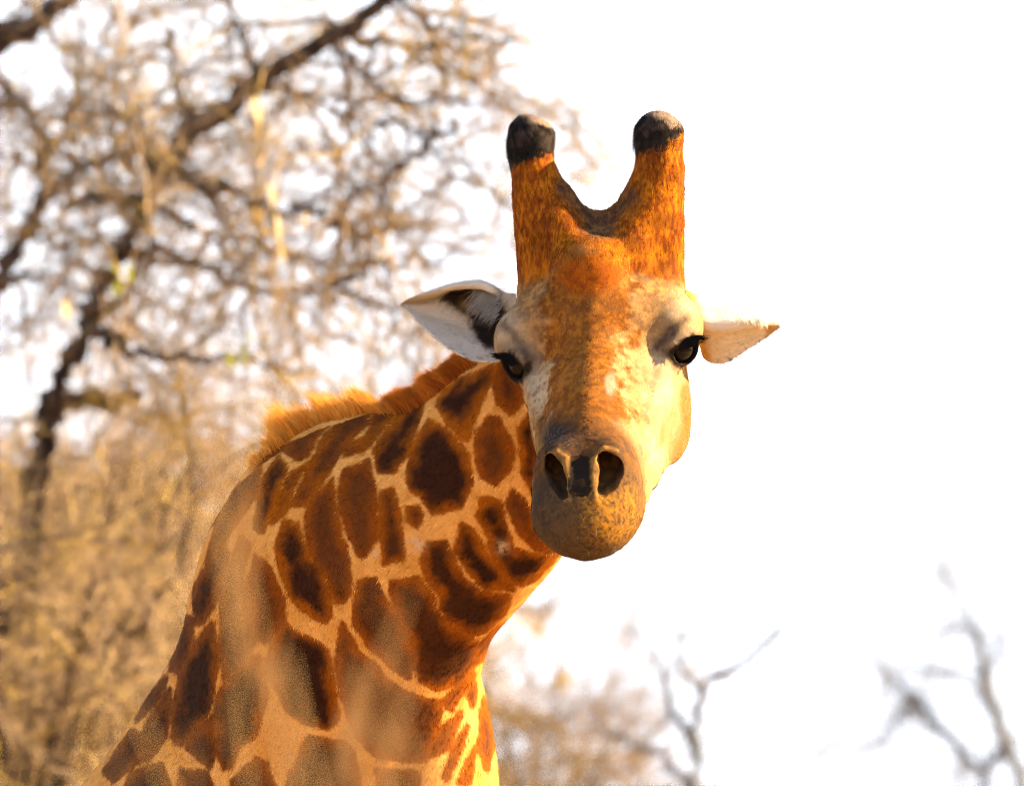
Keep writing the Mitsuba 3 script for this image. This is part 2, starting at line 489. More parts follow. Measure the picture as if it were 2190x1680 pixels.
def _patch_field():
    gu, gv = np.meshgrid(PU, PV, indexing='ij')
    best = np.full(gu.shape, -60.0)
    tone = np.zeros(gu.shape)
    r = np.random.default_rng(3)
    for P in POLY:
        lo, hi = P.min(0) - 62, P.max(0) + 62
        i0, i1 = np.searchsorted(PU, [lo[0], hi[0]])
        j0, j1 = np.searchsorted(PV, [lo[1], hi[1]])
        x, y = gu[i0:i1, j0:j1], gv[i0:i1, j0:j1]
        d2, inside = np.full(x.shape, 1e9), np.zeros(x.shape, bool)
        for a, b in zip(P, np.roll(P, -1, 0)):
            e = b - a
            t = np.clip(((x - a[0]) * e[0] + (y - a[1]) * e[1]) / (e @ e), 0, 1)
            d2 = np.minimum(d2, (x - a[0] - t * e[0]) ** 2 + (y - a[1] - t * e[1]) ** 2)
            if a[1] != b[1]:
                inside ^= ((a[1] > y) != (b[1] > y)) & (x < e[0] * (y - a[1]) / e[1] + a[0])
        d = np.sqrt(d2) * np.where(inside, 1, -1)
        sub = best[i0:i1, j0:j1]
        m = d > sub
        sub[m] = d[m]
        tone[i0:i1, j0:j1][m] = r.random()
    from scipy.ndimage import gaussian_filter
    return gaussian_filter(best, 0.8), tone


PFIELD, PTONE = _patch_field()


def sstep(a, b, x):
    t = np.clip((x - a) / (b - a), 0, 1)
    return t * t * (3 - 2 * t)


def lerp(a, b, t):
    return np.asarray(a, float) * (1 - t[:, None]) + np.asarray(b, float) * t[:, None]


def fb(p, s, o=3, seed=0):
    return meshkit.fbm(np.asarray(p) / s, o, seed)


def coat_color(p, jitter=0.0):
    """The neck and body: dark patches, redder towards their edges, on a tan ground."""
    from scipy.ndimage import map_coordinates
    w = np.stack([fb(p, 26, 2, 3), fb(p, 26, 2, 9), fb(p, 60, 2, 4)], -1) - 0.5
    u, v = p[:, 0] + w[:, 0] * 9 + w[:, 2] * 5, p[:, 1] + w[:, 1] * 9 + w[:, 2] * 5
    far = p[:, 2] > 330 + (p[:, 1] - 700) * 0.52
    u = np.where(far, u + 40, u)
    v = np.where(far, v - 60, v)
    c = [(u - PU[0]) / PSTEP, (v - PV[0]) / PSTEP]
    d = map_coordinates(PFIELD, c, order=1, mode='nearest')
    tone = map_coordinates(PTONE, c, order=0, mode='nearest')
    below = p[:, 1] > 1760                                   # the trunk: plain cells
    if below.any():
        q = p[below] / 250
        k = np.floor(q).astype(int)
        d1, d2 = np.full(len(q), 9.0), np.full(len(q), 9.0)
        for o in np.ndindex(3, 3, 3):
            cell = k + np.array(o) - 1
            hsh = (cell @ np.array([73856093, 19349663, 83492791])) & 0xFFFF
            ctr = cell + np.stack([(hsh * m % 997) / 997 for m in (131, 577, 811)], -1)
            dd = np.linalg.norm(ctr - q, axis=1)
            d2 = np.where(dd < d1, d1, np.minimum(d2, dd))
            d1 = np.minimum(d1, dd)
        d[below] = (d2 - d1) * 110 - 14
    d = d + 4.0 + 3.0 * sstep(1230, 1450, p[:, 1]) + (fb(p, 7, 2, 21) - 0.5) * 5
    if np.ndim(jitter) or jitter:
        d = d + jitter
    a = sstep(-2.5, 2.5, d)
    n1, n2 = fb(p, 45, 3, 31), fb(p, 12, 2, 33)
    ground = lerp((0.50, 0.235, 0.052), (0.58, 0.30, 0.085), sstep(0.3, 0.7, n1))
    ground = ground * (0.86 + 0.28 * n2)[:, None]
    edge = lerp((0.26, 0.074, 0.003), (0.18, 0.047, 0.004), tone)
    core = lerp((0.026, 0.010, 0.006), (0.095, 0.031, 0.008), sstep(0.35, 0.9, tone * 0.75 + n1 * 0.35))
    k = sstep(-2, 32, d + (n1 - 0.5) * 44 + (n2 - 0.5) * 14)
    core = lerp(core, (0.030, 0.018, 0.013) + 0 * core, 0.75 * sstep(600, 420, u))  # greyed towards the left: bluish sheen of the coat put into the colour
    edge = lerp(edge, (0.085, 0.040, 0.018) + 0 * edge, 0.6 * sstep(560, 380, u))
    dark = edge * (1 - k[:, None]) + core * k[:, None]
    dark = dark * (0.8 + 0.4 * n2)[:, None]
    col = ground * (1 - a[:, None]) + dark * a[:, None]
    for (cu, cv), r in (((888, 1165), 17), ((1075, 1172), 13), ((800, 1187), 8)):   # pale scars
        m = np.exp(-((p[:, 0] - cu) ** 2 + (p[:, 1] - cv) ** 2) / r ** 2) * sstep(0.3, 0.55, fb(p, 8, 2, 5))
        col = lerp(col, np.array((0.48, 0.36, 0.25)) + 0 * col, m * 0.85)
    return col


def blob(p, c, r):                    # 1 at c, falling to 0 at about r (r per axis)
    q = (p - np.asarray(c, float)) / np.asarray(r, float)
    return np.exp(-1.6 * (q * q).sum(1))


def streak(p, a, b, r, depth=90):
    a, b = np.asarray(a, float), np.asarray(b, float)
    ab = b - a
    t = np.clip(((p[:, :2] - a[:2]) @ ab[:2]) / (ab[:2] @ ab[:2]), 0, 1)
    q = p - a - t[:, None] * ab
    return np.exp(-1.6 * ((q[:, 0] ** 2 + q[:, 1] ** 2) / r ** 2 + (q[:, 2] / depth) ** 2))


def pit_depth(p):
    f = np.full(len(p), 99.0)
    for pts, fold in NOSTRILS:
        for k in range(1, 6):
            f = np.minimum(f, chain(p, [(np.array(c) + (0, -3 * k, 14 * k - 8), r * (1 - 0.03 * k)) for c, r in pts], 6))
    return f


def head_color(p):
    h = m2h(p)
    X, Y, Z = h[:, 0], h[:, 1], h[:, 2]
    n1, n2, n3 = fb(p, 40, 3, 41), fb(p, 13, 3, 43), fb(p, 5, 2, 47)
    col = lerp((0.21, 0.125, 0.046), (0.34, 0.225, 0.105), sstep(0.35, 0.7, n1))
    col = lerp(col, (0.42, 0.30, 0.18) + 0 * col, sstep(0.55, 0.8, n2) * 0.45)
    pale = np.clip(blob(p, (1092, 690, 0), (50, 70, 160)) + 0.9 * blob(p, (1150, 825, -120), (34, 60, 160)) + 0.75 * blob(p, (1412, 840, -80), (56, 100, 200)) + 0.8 * blob(p, (1455, 660, -40), (50, 50, 160)) + 0.7 * blob(p, (1395, 960, -160), (40, 60, 200)), 0, 1)
    col = lerp(col, (0.42, 0.36, 0.275) + 0 * col, pale * (0.3 + 0.8 * n2))
    spots = sstep(0.66, 0.78, fb(p, 9, 2, 59)) * sstep(0.4, 0.6, n1)
    col = lerp(col, (0.17, 0.105, 0.055) + 0 * col, spots * 0.8)
    # brown sides of the forehead
    m = np.clip(blob(p, (1160, 640, -20), (95, 76, 150)) * 1.3 + blob(p, (1385, 600, -20), (90, 76, 150)) * 1.2 + blob(p, (1165, 730, -40), (50, 70, 150)) * 0.8 + blob(p, (1365, 700, -60), (60, 80, 150)) * 0.8, 0, 1)
    col = lerp(col, lerp((0.13, 0.066, 0.030), (0.32, 0.165, 0.055), sstep(0.35, 0.65, n2)), np.clip(m * (0.5 + 0.9 * n2), 0, 1))
    # the orange band from the forehead down the nose
    hw = np.interp(Z, [-170, -80, 20, 120, 220, 320, 430], [104, 98, 98, 92, 92, 98, 100])
    ctr = np.interp(Z, [-150, 60, 200, 420], [0, -8, -22, -10])
    band = sstep(18, -22, np.abs(X - ctr) - hw + (n1 - 0.5) * 90 + (n2 - 0.5) * 60 + (n3 - 0.5) * 20) * sstep(-10, 30, Y) * sstep(-200, -150, Z)
    orange = lerp((0.115, 0.033, 0.003), (0.26, 0.090, 0.008), sstep(0.35, 0.65, n2 * 0.6 + n3 * 0.4))
    orange = lerp(orange, (0.095, 0.034, 0.009) + 0 * orange, sstep(0.5, 0.75, fb(p, 22, 3, 61)) * 0.6)
    col = lerp(col, orange, band * (0.80 + 0.2 * n3))
    col = lerp(col, lerp((0.27, 0.072, 0.004), (0.17, 0.042, 0.004), sstep(0.35, 0.65, n2)), sstep(0.30, 0.75, blob(p, (1258, 588, -90), (100, 68, 120)) + (n2 - 0.5) * 0.35))
    col = lerp(col, (0.44, 0.25, 0.10) + 0 * col, blob(p, (1240, 525, -40), (46, 20, 80)) * 0.7)
    # horns
    hl = np.minimum(chain(p, HORN_L, 3), chain(p, HORN_R, 3))
    web = np.minimum(np.minimum(hl, ell(p, (1284, 560, 62), (120, 92, 84))), np.minimum(chain(p, [((1168, 400, 70), 24), ((1206, 430, 70), 27), ((1234, 465, 71), 27), ((1284, 500, 72), 33)], 14), chain(p, [((1384, 400, 62), 26), ((1354, 434, 64), 27), ((1332, 466, 67), 27), ((1284, 500, 72), 33)], 14)))
    web = web - 60 * sstep(600, 560, p[:, 1])
    k = sstep(22, 2, web) * sstep(650, 575, p[:, 1] + (n1 - 0.5) * 70 + (n2 - 0.5) * 40)
    horn = lerp((0.145, 0.034, 0.002), (0.35, 0.115, 0.006), sstep(0.35, 0.68, fb(p * np.array([1, 0.35, 1]), 6, 2, 53) * 0.75 + 0.25 * fb(p, 40, 2, 54)))
    horn = lerp(horn, (0.10, 0.028, 0.005) + 0 * horn, sstep(0.45, 0.75, fb(p, 48, 3, 55)) * 0.65)
    col = lerp(col, horn, k)
    saddle = np.clip(streak(p, (1204, 400, 70), (1284, 484, 70), 24, 200) + streak(p, (1284, 484, 70), (1350, 420, 66), 26, 200) + blob(p, (1278, 500, 20), (46, 22, 160)), 0, 1)
    col = lerp(col, lerp((0.045, 0.028, 0.02), (0.15, 0.075, 0.03), sstep(0.4, 0.7, n2)), saddle * 0.92)  # dark saddle pigment, with the right horn's shadow put into the colour
    for (cu, cv, cd), top in (((1134, 296, 72), 345), ((1408, 288, 66), 312)):
        r = p - np.array((cu, cv, cd))
        near = np.linalg.norm(r, axis=1) < 110
        edge = top - r[:, 0] * 0.42 + (n2 - 0.5) * 26 + (n3 - 0.5) * 22
        b = sstep(6, -6, p[:, 1] - edge) * near
        col = lerp(col, lerp((0.008, 0.007, 0.007), (0.035, 0.026, 0.023), sstep(0.4, 0.7, n2)), b)
        bald = np.linalg.norm(p - np.array((cu + 20, cv - 40, cd - 6)), axis=1) + (n1 - 0.5) * 40 + (n2 - 0.5) * 22
        col = lerp(col, lerp((0.20, 0.145, 0.115), (0.11, 0.08, 0.065), sstep(0.4, 0.7, n3)), sstep(44, 30, bald) * b)
    # about the eyes
    for c, s in ((EYE_R, 1), (EYE_L, -1)):
        q = p - c
        out = eye_out(s)
        up = nrm(HR[1] - out * (HR[1] @ out))
        side = np.cross(out, up)
        e = np.sqrt(((q @ side) / 44) ** 2 + ((q @ up) / 36) ** 2 + ((q @ out) / 60) ** 2) + (n2 - 0.5) * 0.35
        col = lerp(col, (0.014, 0.010, 0.009) + 0 * col, sstep(1.30, 0.95, e))
        col = lerp(col, (0.16, 0.115, 0.085) + 0 * col, sstep(1.75, 1.15, e) * 0.6 * (e > 1.1))
    dk = np.clip(streak(p, (1404, 742, -100), (1437, 707, -96), 15) + 0.8 * streak(p, (1437, 707, -96), (1466, 682, -80), 13), 0, 1)
    dk = np.maximum(dk, 0.8 * streak(p, (1076, 694, -30), (1100, 716, -60), 15))
    dk = np.maximum(dk, 0.8 * streak(p, (1100, 716, -60), (1130, 768, -60), 17))
    col = lerp(col, (0.045, 0.030, 0.022) + 0 * col, np.clip(dk * (0.1 + 0.9 * n2 + 0.6 * n3), 0, 0.9))
    # cheek markings on the sunlit side
    ck = np.clip(blob(p, (1462, 855, -20), (17, 52, 160)) + 0.8 * blob(p, (1470, 905, 0), (15, 50, 160)) + 0.55 * blob(p, (1458, 965, 20), (24, 30, 160)), 0, 1)
    col = lerp(col, lerp((0.22, 0.085, 0.008), (0.14, 0.045, 0.005), n2), ck * (0.5 + 0.6 * n2))
    jw = np.clip(streak(p, (1468, 830, -20), (1478, 900, 10), 16, 260) + streak(p, (1478, 900, 10), (1440, 975, 0), 20, 260) + 0.7 * streak(p, (1430, 880, -60), (1410, 950, -120), 14, 260), 0, 1)
    col = lerp(col, lerp((0.24, 0.10, 0.016), (0.15, 0.075, 0.030), sstep(0.35, 0.65, n1)), jw * np.clip(0.15 + 1.1 * n2, 0, 0.85))
    # nose and muzzle
    nz = sstep(300, 410, Z + (n1 - 0.5) * 90) * sstep(-150, -40, Y)
    nose = lerp((0.11, 0.048, 0.014), (0.034, 0.020, 0.013), sstep(0.35, 0.65, n2))
    col = lerp(col, nose, nz * sstep(150, 105, np.abs(X)) * 0.9)
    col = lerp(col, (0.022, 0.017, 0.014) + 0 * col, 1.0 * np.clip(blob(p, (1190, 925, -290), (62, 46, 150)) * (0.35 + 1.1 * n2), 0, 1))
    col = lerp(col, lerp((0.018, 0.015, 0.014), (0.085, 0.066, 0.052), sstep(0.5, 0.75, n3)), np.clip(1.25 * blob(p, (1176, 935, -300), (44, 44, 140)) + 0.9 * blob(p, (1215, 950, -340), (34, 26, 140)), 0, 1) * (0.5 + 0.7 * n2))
    mz = sstep(440, 500, Z + 0.3 * (0 - Y) + (n1 - 0.5) * 50)
    lip = lerp((0.038, 0.025, 0.016), (0.078, 0.046, 0.022), sstep(0.35, 0.65, n1 * 0.5 + n3 * 0.5))
    lip = lerp(lip, (0.034, 0.024, 0.018) + 0 * lip, sstep(0.55, 0.72, n2) * 0.22)
    col = lerp(col, lip, mz)
    sun_gold = np.clip(blob(p, (1278, 1085, -480), (50, 70, 160)) + blob(p, (1310, 1120, -470), (60, 50, 160)) + blob(p, (1335, 1080, -450), (44, 60, 160)), 0, 1)
    col = lerp(col, lerp((0.46, 0.215, 0.014), (0.28, 0.105, 0.006), n1), sun_gold * sstep(0.20, 0.80, n2 * 0.25 + n3 * 0.75) * 0.85)  # flecks on the right of the muzzle: sunlight put into the colour
    col = lerp(col, (0.005, 0.0045, 0.0045) + 0 * col, sstep(1.1, 0.75, np.abs((p[:, 0] - 1237) / 27) ** 3 + np.abs((p[:, 1] - 1014) / 46) ** 3 + (n2 - 0.5) * 1.1 + (n3 - 0.5) * 0.9) * (p[:, 2] < -380) * 0.88)
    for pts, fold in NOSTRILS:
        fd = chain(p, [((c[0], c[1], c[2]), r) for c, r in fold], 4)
        col = lerp(col, (0.36, 0.19, 0.045) + 0 * col, sstep(4.5, 0, fd) * 0.85 * (0.4 + 0.8 * n2))  # folds paler than the nose: light on the rims put into the colour
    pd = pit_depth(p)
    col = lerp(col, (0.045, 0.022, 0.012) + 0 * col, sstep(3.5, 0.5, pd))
    sc = np.sqrt(((p[:, 0] - 1303) / 13) ** 2 + ((p[:, 1] - 822) / 26) ** 2)
    sc = sc + (n2 - 0.5) * 0.5
    col = lerp(col, (0.29, 0.235, 0.18) + 0 * col, 0.7 * sstep(1.15, 0.6, sc) * (p[:, 2] < 0))
    col = lerp(col, (0.20, 0.12, 0.07) + 0 * col, np.exp(-((sc - 1.12) / 0.16) ** 2) * 0.45 * (p[:, 0] > 1300) * (p[:, 2] < 0))
    return np.clip(col, 0.005, 0.9)


COAT = 0.84


def body_color(p, jitter=0.0):
    col = np.empty((len(p), 3))
    hd = np.full(len(p), -60.0)
    m = (p[:, 0] > 980) & (p[:, 1] < 1300) & (p[:, 2] < 420)
    hd[~m] = 60
    hd[m] = head_near(p[m])
    t = sstep(-14, 14, hd + (fb(p, 16, 2, 71) - 0.5) * 14)
    a, b = t > 0.001, t < 0.999
    ca, cb = np.zeros_like(p), np.zeros_like(p)
    ca[a] = coat_color(p[a], jitter[a] if np.ndim(jitter) else jitter)
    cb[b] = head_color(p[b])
    return (ca * t[:, None] + cb * (1 - t[:, None])) * COAT


def wrinkle(v, n):
    """Fine unevenness of skin under the coat."""
    k = (fb(v, 30, 3, 81) - 0.5) * 3.0 + (fb(v, 9, 2, 83) - 0.5) * 1.6
    horn = sstep(560, 480, v[:, 1])
    tip = sstep(70, 48, np.minimum(np.linalg.norm(v - np.array((1134, 290, 72)), axis=1), np.linalg.norm(v - np.array((1408, 282, 66)), axis=1)))
    k = k + horn * ((fb(v, 42, 2, 85) - 0.5) * 11 + (fb(v, 13, 2, 86) - 0.5) * 3.5) + tip * (fb(v, 22, 3, 87) - 0.5) * 9
    face = sstep(700, 740, v[:, 1]) * (v[:, 2] < -60)
    k = k + face * ((fb(v, 46, 2, 90) - 0.5) * 9 + (fb(v, 20, 3, 88) - 0.5) * 5 + (fb(v, 7, 2, 89) - 0.5) * 2.0)
    return v + n * k[:, None]


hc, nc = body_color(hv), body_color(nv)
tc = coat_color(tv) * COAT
hv, nv = wrinkle(hv, hn), wrinkle(nv, nn)


def to_dirs(n):                       # model directions -> world directions
    return nrm(n[:, 0:1] * RIGHT - n[:, 1:2] * UPV + n[:, 2:3] * FWD)


# ------------------------------------------------------------------ ears: cupped leaves with thickness
def leaf(section, nt, ns, thick):
    """section(t, s) -> points of the inner face; returns a closed shell (vertices, faces, t, s, inside)."""
    t, s = np.meshgrid(np.linspace(0, 1, nt), np.linspace(0, 1, ns), indexing='ij')
    P = section(t, s)
    du, ds = np.gradient(P, axis=0), np.gradient(P, axis=1)
    N = nrm(np.cross(du, ds))
    if (N[:, :, 2].mean()) > 0:
        N = -N
    taper = np.minimum(1, np.minimum(s, 1 - s) * 7 + 0.25) * np.minimum(1, (1 - t) * 6 + 0.2)
    B = P - N * (thick * taper)[..., None]
    ring = np.concatenate([P, B[:, ::-1]], axis=1)
    v = ring.reshape(-1, 3)
    f = grid_faces(nt, 2 * ns, wrap=True)
    tt = np.concatenate([t, t], 1).ravel()
    ss = np.concatenate([s, s[:, ::-1]], 1).ravel()
    ins = np.concatenate([t * 0 + 1, t * 0], 1).ravel()
    return v, f, tt, ss, ins


def fixed_normals(v, f):
    m = trimesh.Trimesh(v, f, process=False)
    return np.array(m.vertex_normals)


def left_ear(t, s):
    u = 1104 - 246 * t
    top = PchipInterpolator([0, .08, .2, .33, .42, .58, .75, .88, .96, 1], [628, 624, 608, 598, 599, 606, 620, 633, 642, 649])(t)
    bot = PchipInterpolator([0, .1, .2, .33, .42, .58, .75, .88, .96, 1], [752, 768, 774, 772, 766, 745, 712, 681, 662, 655])(t)
    cup = 84 * np.sin(np.pi * np.clip((1 - t) ** 0.8, 0, 1)) ** 0.7 * (1 - t * 0.35) + 6
    # down the section: from the folded upper margin over the hollow to the lower margin
    lip = sstep(0.02, 0.2, t) * sstep(1.0, 0.55, t)
    ks = [0, .07, .14, .21, .28, .42, .62, .82, 1]
    yy = PchipInterpolator(ks, [0.02, 0.0, 0.05, 0.11, 0.10, 0.20, 0.52, 0.80, 1.0])(s)
    dd = PchipInterpolator(ks, [0.2, -0.25, -0.42, -0.32, 0.2, 0.85, 0.92, 0.45, 0.0])(s)
    y2 = s
    d2 = 0.8 * np.sin(np.pi * s)
    yy, dd = y2 + (yy - y2) * lip, d2 + (dd - d2) * lip
    v = top + (bot - top) * yy
    return np.stack([u + 0 * s, v, 95 - 40 * t + dd * cup], -1)


def right_ear(t, s):
    u = 1478 + 189 * t + (s - 0.4) * 44 * (1 - t)
    top = PchipInterpolator([0, .2, .45, .75, .9, 1], [616, 632, 645, 664, 679, 694])(t)
    bot = PchipInterpolator([0, .12, .25, .45, .65, .85, .95, 1], [764, 776, 777, 762, 740, 719, 706, 700])(t)
    ridge = 46 * (1 - 0.6 * t) * sstep(1.02, 0.8, t)
    prof = PchipInterpolator([0, .2, .4, .5, .6, 1], [0.25, -.55, -1.0, -.85, -.3, 0.55])(s)
    return np.stack([u, top + (bot - top) * s, 60 - 20 * t + prof * ridge], -1)


ears = []
for sec, side in ((left_ear, -1), (right_ear, 1)):
    v, f, t, s, ins = leaf(sec, 90, 80, 7.0)
    n1, n2 = fb(v, 24, 3, 91), fb(v, 6, 2, 93)
    col = lerp((0.54, 0.50, 0.46), (0.66, 0.62, 0.57), n1)
    if side < 0:
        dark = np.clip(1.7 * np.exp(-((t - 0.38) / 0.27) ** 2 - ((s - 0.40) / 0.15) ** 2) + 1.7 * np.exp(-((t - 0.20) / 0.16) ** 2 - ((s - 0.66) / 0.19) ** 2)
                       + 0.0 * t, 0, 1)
        col = lerp(col, (0.020, 0.016, 0.015) + 0 * col, sstep(0.22, 0.85, dark + (n1 - 0.5) * 0.5 + (n2 - 0.5) * 0.3) * ins)  # dark inner skin, with the shade of the hollow put into the colour
        tan = np.clip(sstep(0.55, 0.85, t) * sstep(0.55, 0.3, s) + 0.9 * np.exp(-((s - 0.19) / 0.07) ** 2) * sstep(0.25, 0.5, t) + 0.8 * np.exp(-((t - .42) / .07) ** 2 - ((s - .5) / .05) ** 2), 0, 1)
        col = lerp(col, (0.38, 0.27, 0.14) + 0 * col, tan * 0.75 * ins)
    else:
        low = sstep(0.42, 0.56, s + (n2 - 0.5) * 0.1)
        col = lerp(col, (0.58, 0.47, 0.32) + 0 * col, low * 0.8 * sstep(0.05, 0.2, t))  # lower half toned tan: its shade put into the colour
        tip = sstep(0.80, 0.86, t) * sstep(0.18, 0.26, s)
        col = lerp(col, (0.40, 0.20, 0.06) + 0 * col, tip * 0.8)
        base = sstep(0.20, 0.06, t + (n2 - 0.5) * 0.1)
        col = lerp(col, (0.50, 0.27, 0.06) + 0 * col, base)
    edge = sstep(0.10, 0.0, np.minimum(s, 1 - s)) * sstep(0.1, 0.3, t)
    speck = sstep(0.62, 0.74, n2) * (0.25 + edge)
    col = lerp(col, (0.10, 0.09, 0.06) + 0 * col, np.clip(speck, 0, 0.8))
    n = fixed_normals(v, f)
    col = col * 0.86
    v = v + n * ((fb(v, 16, 3, 95) - 0.5) * 3.5)[:, None]
    ears.append((v, f, n, col))

# one continuous body mesh: head, neck, trunk, legs and ears
allv, allf, alln, allc, o = [], [], [], [], 0
for v, f, n, c in [(hv, hf, hn, hc), (nv, nf, nn, nc), (tv, tf, tn, tc)] + ears:
    allv.append(v), allf.append(f + o), alln.append(n), allc.append(c)
    o += len(v)
allv, allf, alln, allc = np.vstack(allv), np.vstack(allf), np.vstack(alln), np.vstack(allc)
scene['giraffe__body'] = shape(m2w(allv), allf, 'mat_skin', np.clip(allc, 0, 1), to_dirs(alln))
labels['giraffe'] = {'label': 'tan and brown patched giraffe with dark tipped horns turning its head towards the viewer', 'category': 'giraffe'}

# ------------------------------------------------------------------ hair
def strands(root, direc, length, width, normal, bend, color, tipcolor=None, segs=3):
    """Tapering flat strands; root, direc, normal (n, 3) in model units; bend (n, 3) is added at the tip."""
    n = len(root)
    side = nrm(np.cross(direc, normal) + 1e-6)
    k = np.linspace(0, 1, segs + 1)
    V = np.empty((n, 2 * segs + 1, 3))
    C = np.empty((n, 2 * segs + 1, 3))
    tipcolor = color if tipcolor is None else tipcolor
    for i, t in enumerate(k):
        c = root + direc * (length * t)[:, None] + bend * (length * t * t)[:, None]
        cc = color * (1 - t) + tipcolor * t
        if i < segs:
            w = (width * (1 - t * 0.75) * 0.5)[:, None]
            V[:, 2 * i], V[:, 2 * i + 1] = c - side * w, c + side * w
            C[:, 2 * i] = C[:, 2 * i + 1] = cc
        else:
            V[:, 2 * i] = c
            C[:, 2 * i] = cc
    F = []
    for i in range(segs - 1):
        a = 2 * i
        F += [[a, a + 1, a + 3], [a, a + 3, a + 2]]
    F.append([2 * segs - 2, 2 * segs - 1, 2 * segs])
    F = (np.array(F)[None] + (np.arange(n) * (2 * segs + 1))[:, None, None]).reshape(-1, 3)
    N = np.repeat(normal[:, None], 2 * segs + 1, 1)
    return V.reshape(-1, 3), F, np.clip(C.reshape(-1, 3), 0, 1), N.reshape(-1, 3)


def sample(v, f, n, density, rg):
    a = np.linalg.norm(np.cross(v[f[:, 1]] - v[f[:, 0]], v[f[:, 2]] - v[f[:, 0]]), axis=1) / 2
    face_n = n[f].mean(1)
    dens = density(v[f].mean(1), face_n)
    w = a * dens
    m = rg.poisson(w)
    idx = np.repeat(np.arange(len(f)), m)
    r1, r2 = np.sqrt(rg.random(len(idx))), rg.random(len(idx))
    b = np.stack([1 - r1, r1 * (1 - r2), r1 * r2], 1)
    return (v[f[idx]] * b[..., None]).sum(1), nrm((n[f[idx]] * b[..., None]).sum(1))


rg = np.random.default_rng(5)


def short_coat(v, f, n, dens, flow, length, width, lift, segs=1):
    p, nm = sample(v, f, n, dens, rg)
    d = flow(p)
    d = nrm(d - nm * (d * nm).sum(1, keepdims=True))
    d = nrm(d + nm * (lift + rg.normal(0, 0.10, len(p)))[:, None] + rg.normal(0, 0.16, p.shape))
    L = length(p) * rg.uniform(0.6, 1.3, len(p))
    col = body_color(p + d * (L * 0.25)[:, None], rg.normal(0, 1.6, len(p)))
    col = col * (rg.uniform(0.6, 1.42, len(p)) * (0.72 + 0.56 * fb(p * np.array([1, 0.7, 1]), 7, 2, 101)))[:, None]
    W = np.full(len(p), width) * rg.uniform(0.7, 1.3, len(p))
    nrmal = nrm(nm + rg.normal(0, 0.12, nm.shape) + d * 0.15)
    return strands(p - nm * 0.5, d, L, W, nrmal, -nm * 0.25, col, col * 1.12, segs)


def facing(p, n):
    return np.where(n[:, 2] < 0.25, 1.0, 0.25)


def neck_flow(p):
    x = np.array([q[0] for q in NECKLINE])
    y = np.array([q[1] for q in NECKLINE])
    from scipy.spatial import cKDTree
    _, k = cKDTree(x[:, :2]).query(p[:, :2])
    tg = np.gradient(x, axis=0)
    return tg[k] + np.array([0.0, 20.0, 0])


def head_flow(p):
    d = -HR[2] + 0.25 * (p - h2m(np.array([0, -60, 200]))) / 200
    horn = sstep(600, 540, p[:, 1])[:, None]
    d = d * (1 - horn) + np.array([0, -1.0, 0]) * horn
    low = sstep(480, 540, m2h(p)[:, 2])[:, None]
    return d * (1 - low) + np.array([0.0, 1, 0.2]) * low


def head_len(p):
    h = m2h(p)
    L = np.interp(h[:, 2], [-200, 0, 300, 480, 560], [8, 7, 6, 4, 3.5])
    L = np.where(p[:, 1] < 560, 11, L)
    tips = np.minimum(np.linalg.norm(p - np.array((1134, 318, 72)), axis=1), np.linalg.norm(p - np.array((1408, 308, 66)), axis=1))
    return np.where(tips < 58, 9, L)


def head_dens(p, n):
    d = facing(p, n) * 0.30
    e = np.minimum(np.linalg.norm(p - EYE_R, axis=1), np.linalg.norm(p - EYE_L, axis=1))
    d = np.where(e < 46, 0.0, d)
    pits = np.full(len(p), 99.0)
    m = (p[:, 1] > 930) & (p[:, 1] < 1100)
    pits[m] = pit_depth(p[m])
    d = np.where(pits < 5, 0.0, d)
    bald = np.minimum(np.linalg.norm(p - np.array((1154, 256, 66)), axis=1), np.linalg.norm(p - np.array((1428, 248, 60)), axis=1))
    return np.where(bald < 36, 0.03, d)


parts = [short_coat(hv, hf, hn, head_dens, head_flow, head_len, 1.7, 0.32),
         short_coat(nv, nf, nn, lambda p, n: facing(p, n) * np.where(p[:, 1] < 1720, 0.15, 0.02), neck_flow, lambda p: np.full(len(p), 13.0), 2.2, 0.22)]
for (v, f, n, c), sd in zip(ears, (-1, 1)):
    a = np.linalg.norm(np.cross(v[f[:, 1]] - v[f[:, 0]], v[f[:, 2]] - v[f[:, 0]]), axis=1) / 2
    idx = np.repeat(np.arange(len(f)), rg.poisson(a * 0.22))
    p, nm = v[f[idx]].mean(1) + rg.normal(0, 1.2, (len(idx), 3)), n[f[idx]].mean(1)
    d = np.array([sd * 1.0, 0.15, 0.0]) + rg.normal(0, 0.25, p.shape)
    d = nrm(nrm(d - nm * (d * nm).sum(1, keepdims=True)) + nm * rg.uniform(0.0, 0.35, (len(p), 1)))
    parts.append(strands(p, d, rg.uniform(4, 9, len(p)), np.full(len(p), 1.1), nm, -nm * 0.2, c[f[idx]].mean(1) * rg.uniform(0.88, 1.12, (len(p), 1)), None, 1))
V, C, N = [np.concatenate([q[k] for q in parts]) for k in (0, 2, 3)]
F, o = [], 0
for q in parts:
    F.append(q[1] + o)
    o += len(q[0])
F = np.concatenate(F)
scene['giraffe__coat'] = shape(m2w(V), F, 'mat_fur', C, to_dirs(N))
labels['giraffe__coat'] = {'label': 'short coat hair', 'kind': 'stuff'}
print('coat strands', len(F))

# eyes
for nm_, c, s in (('eye', EYE_R, 1), ('eye_001', EYE_L, -1)):
    scene['giraffe__' + nm_] = mikit.ply(trimesh.creation.icosphere(4, EYE_RAD * UNIT).apply_translation(m2w(c)), 'mat_eye', smooth=True)
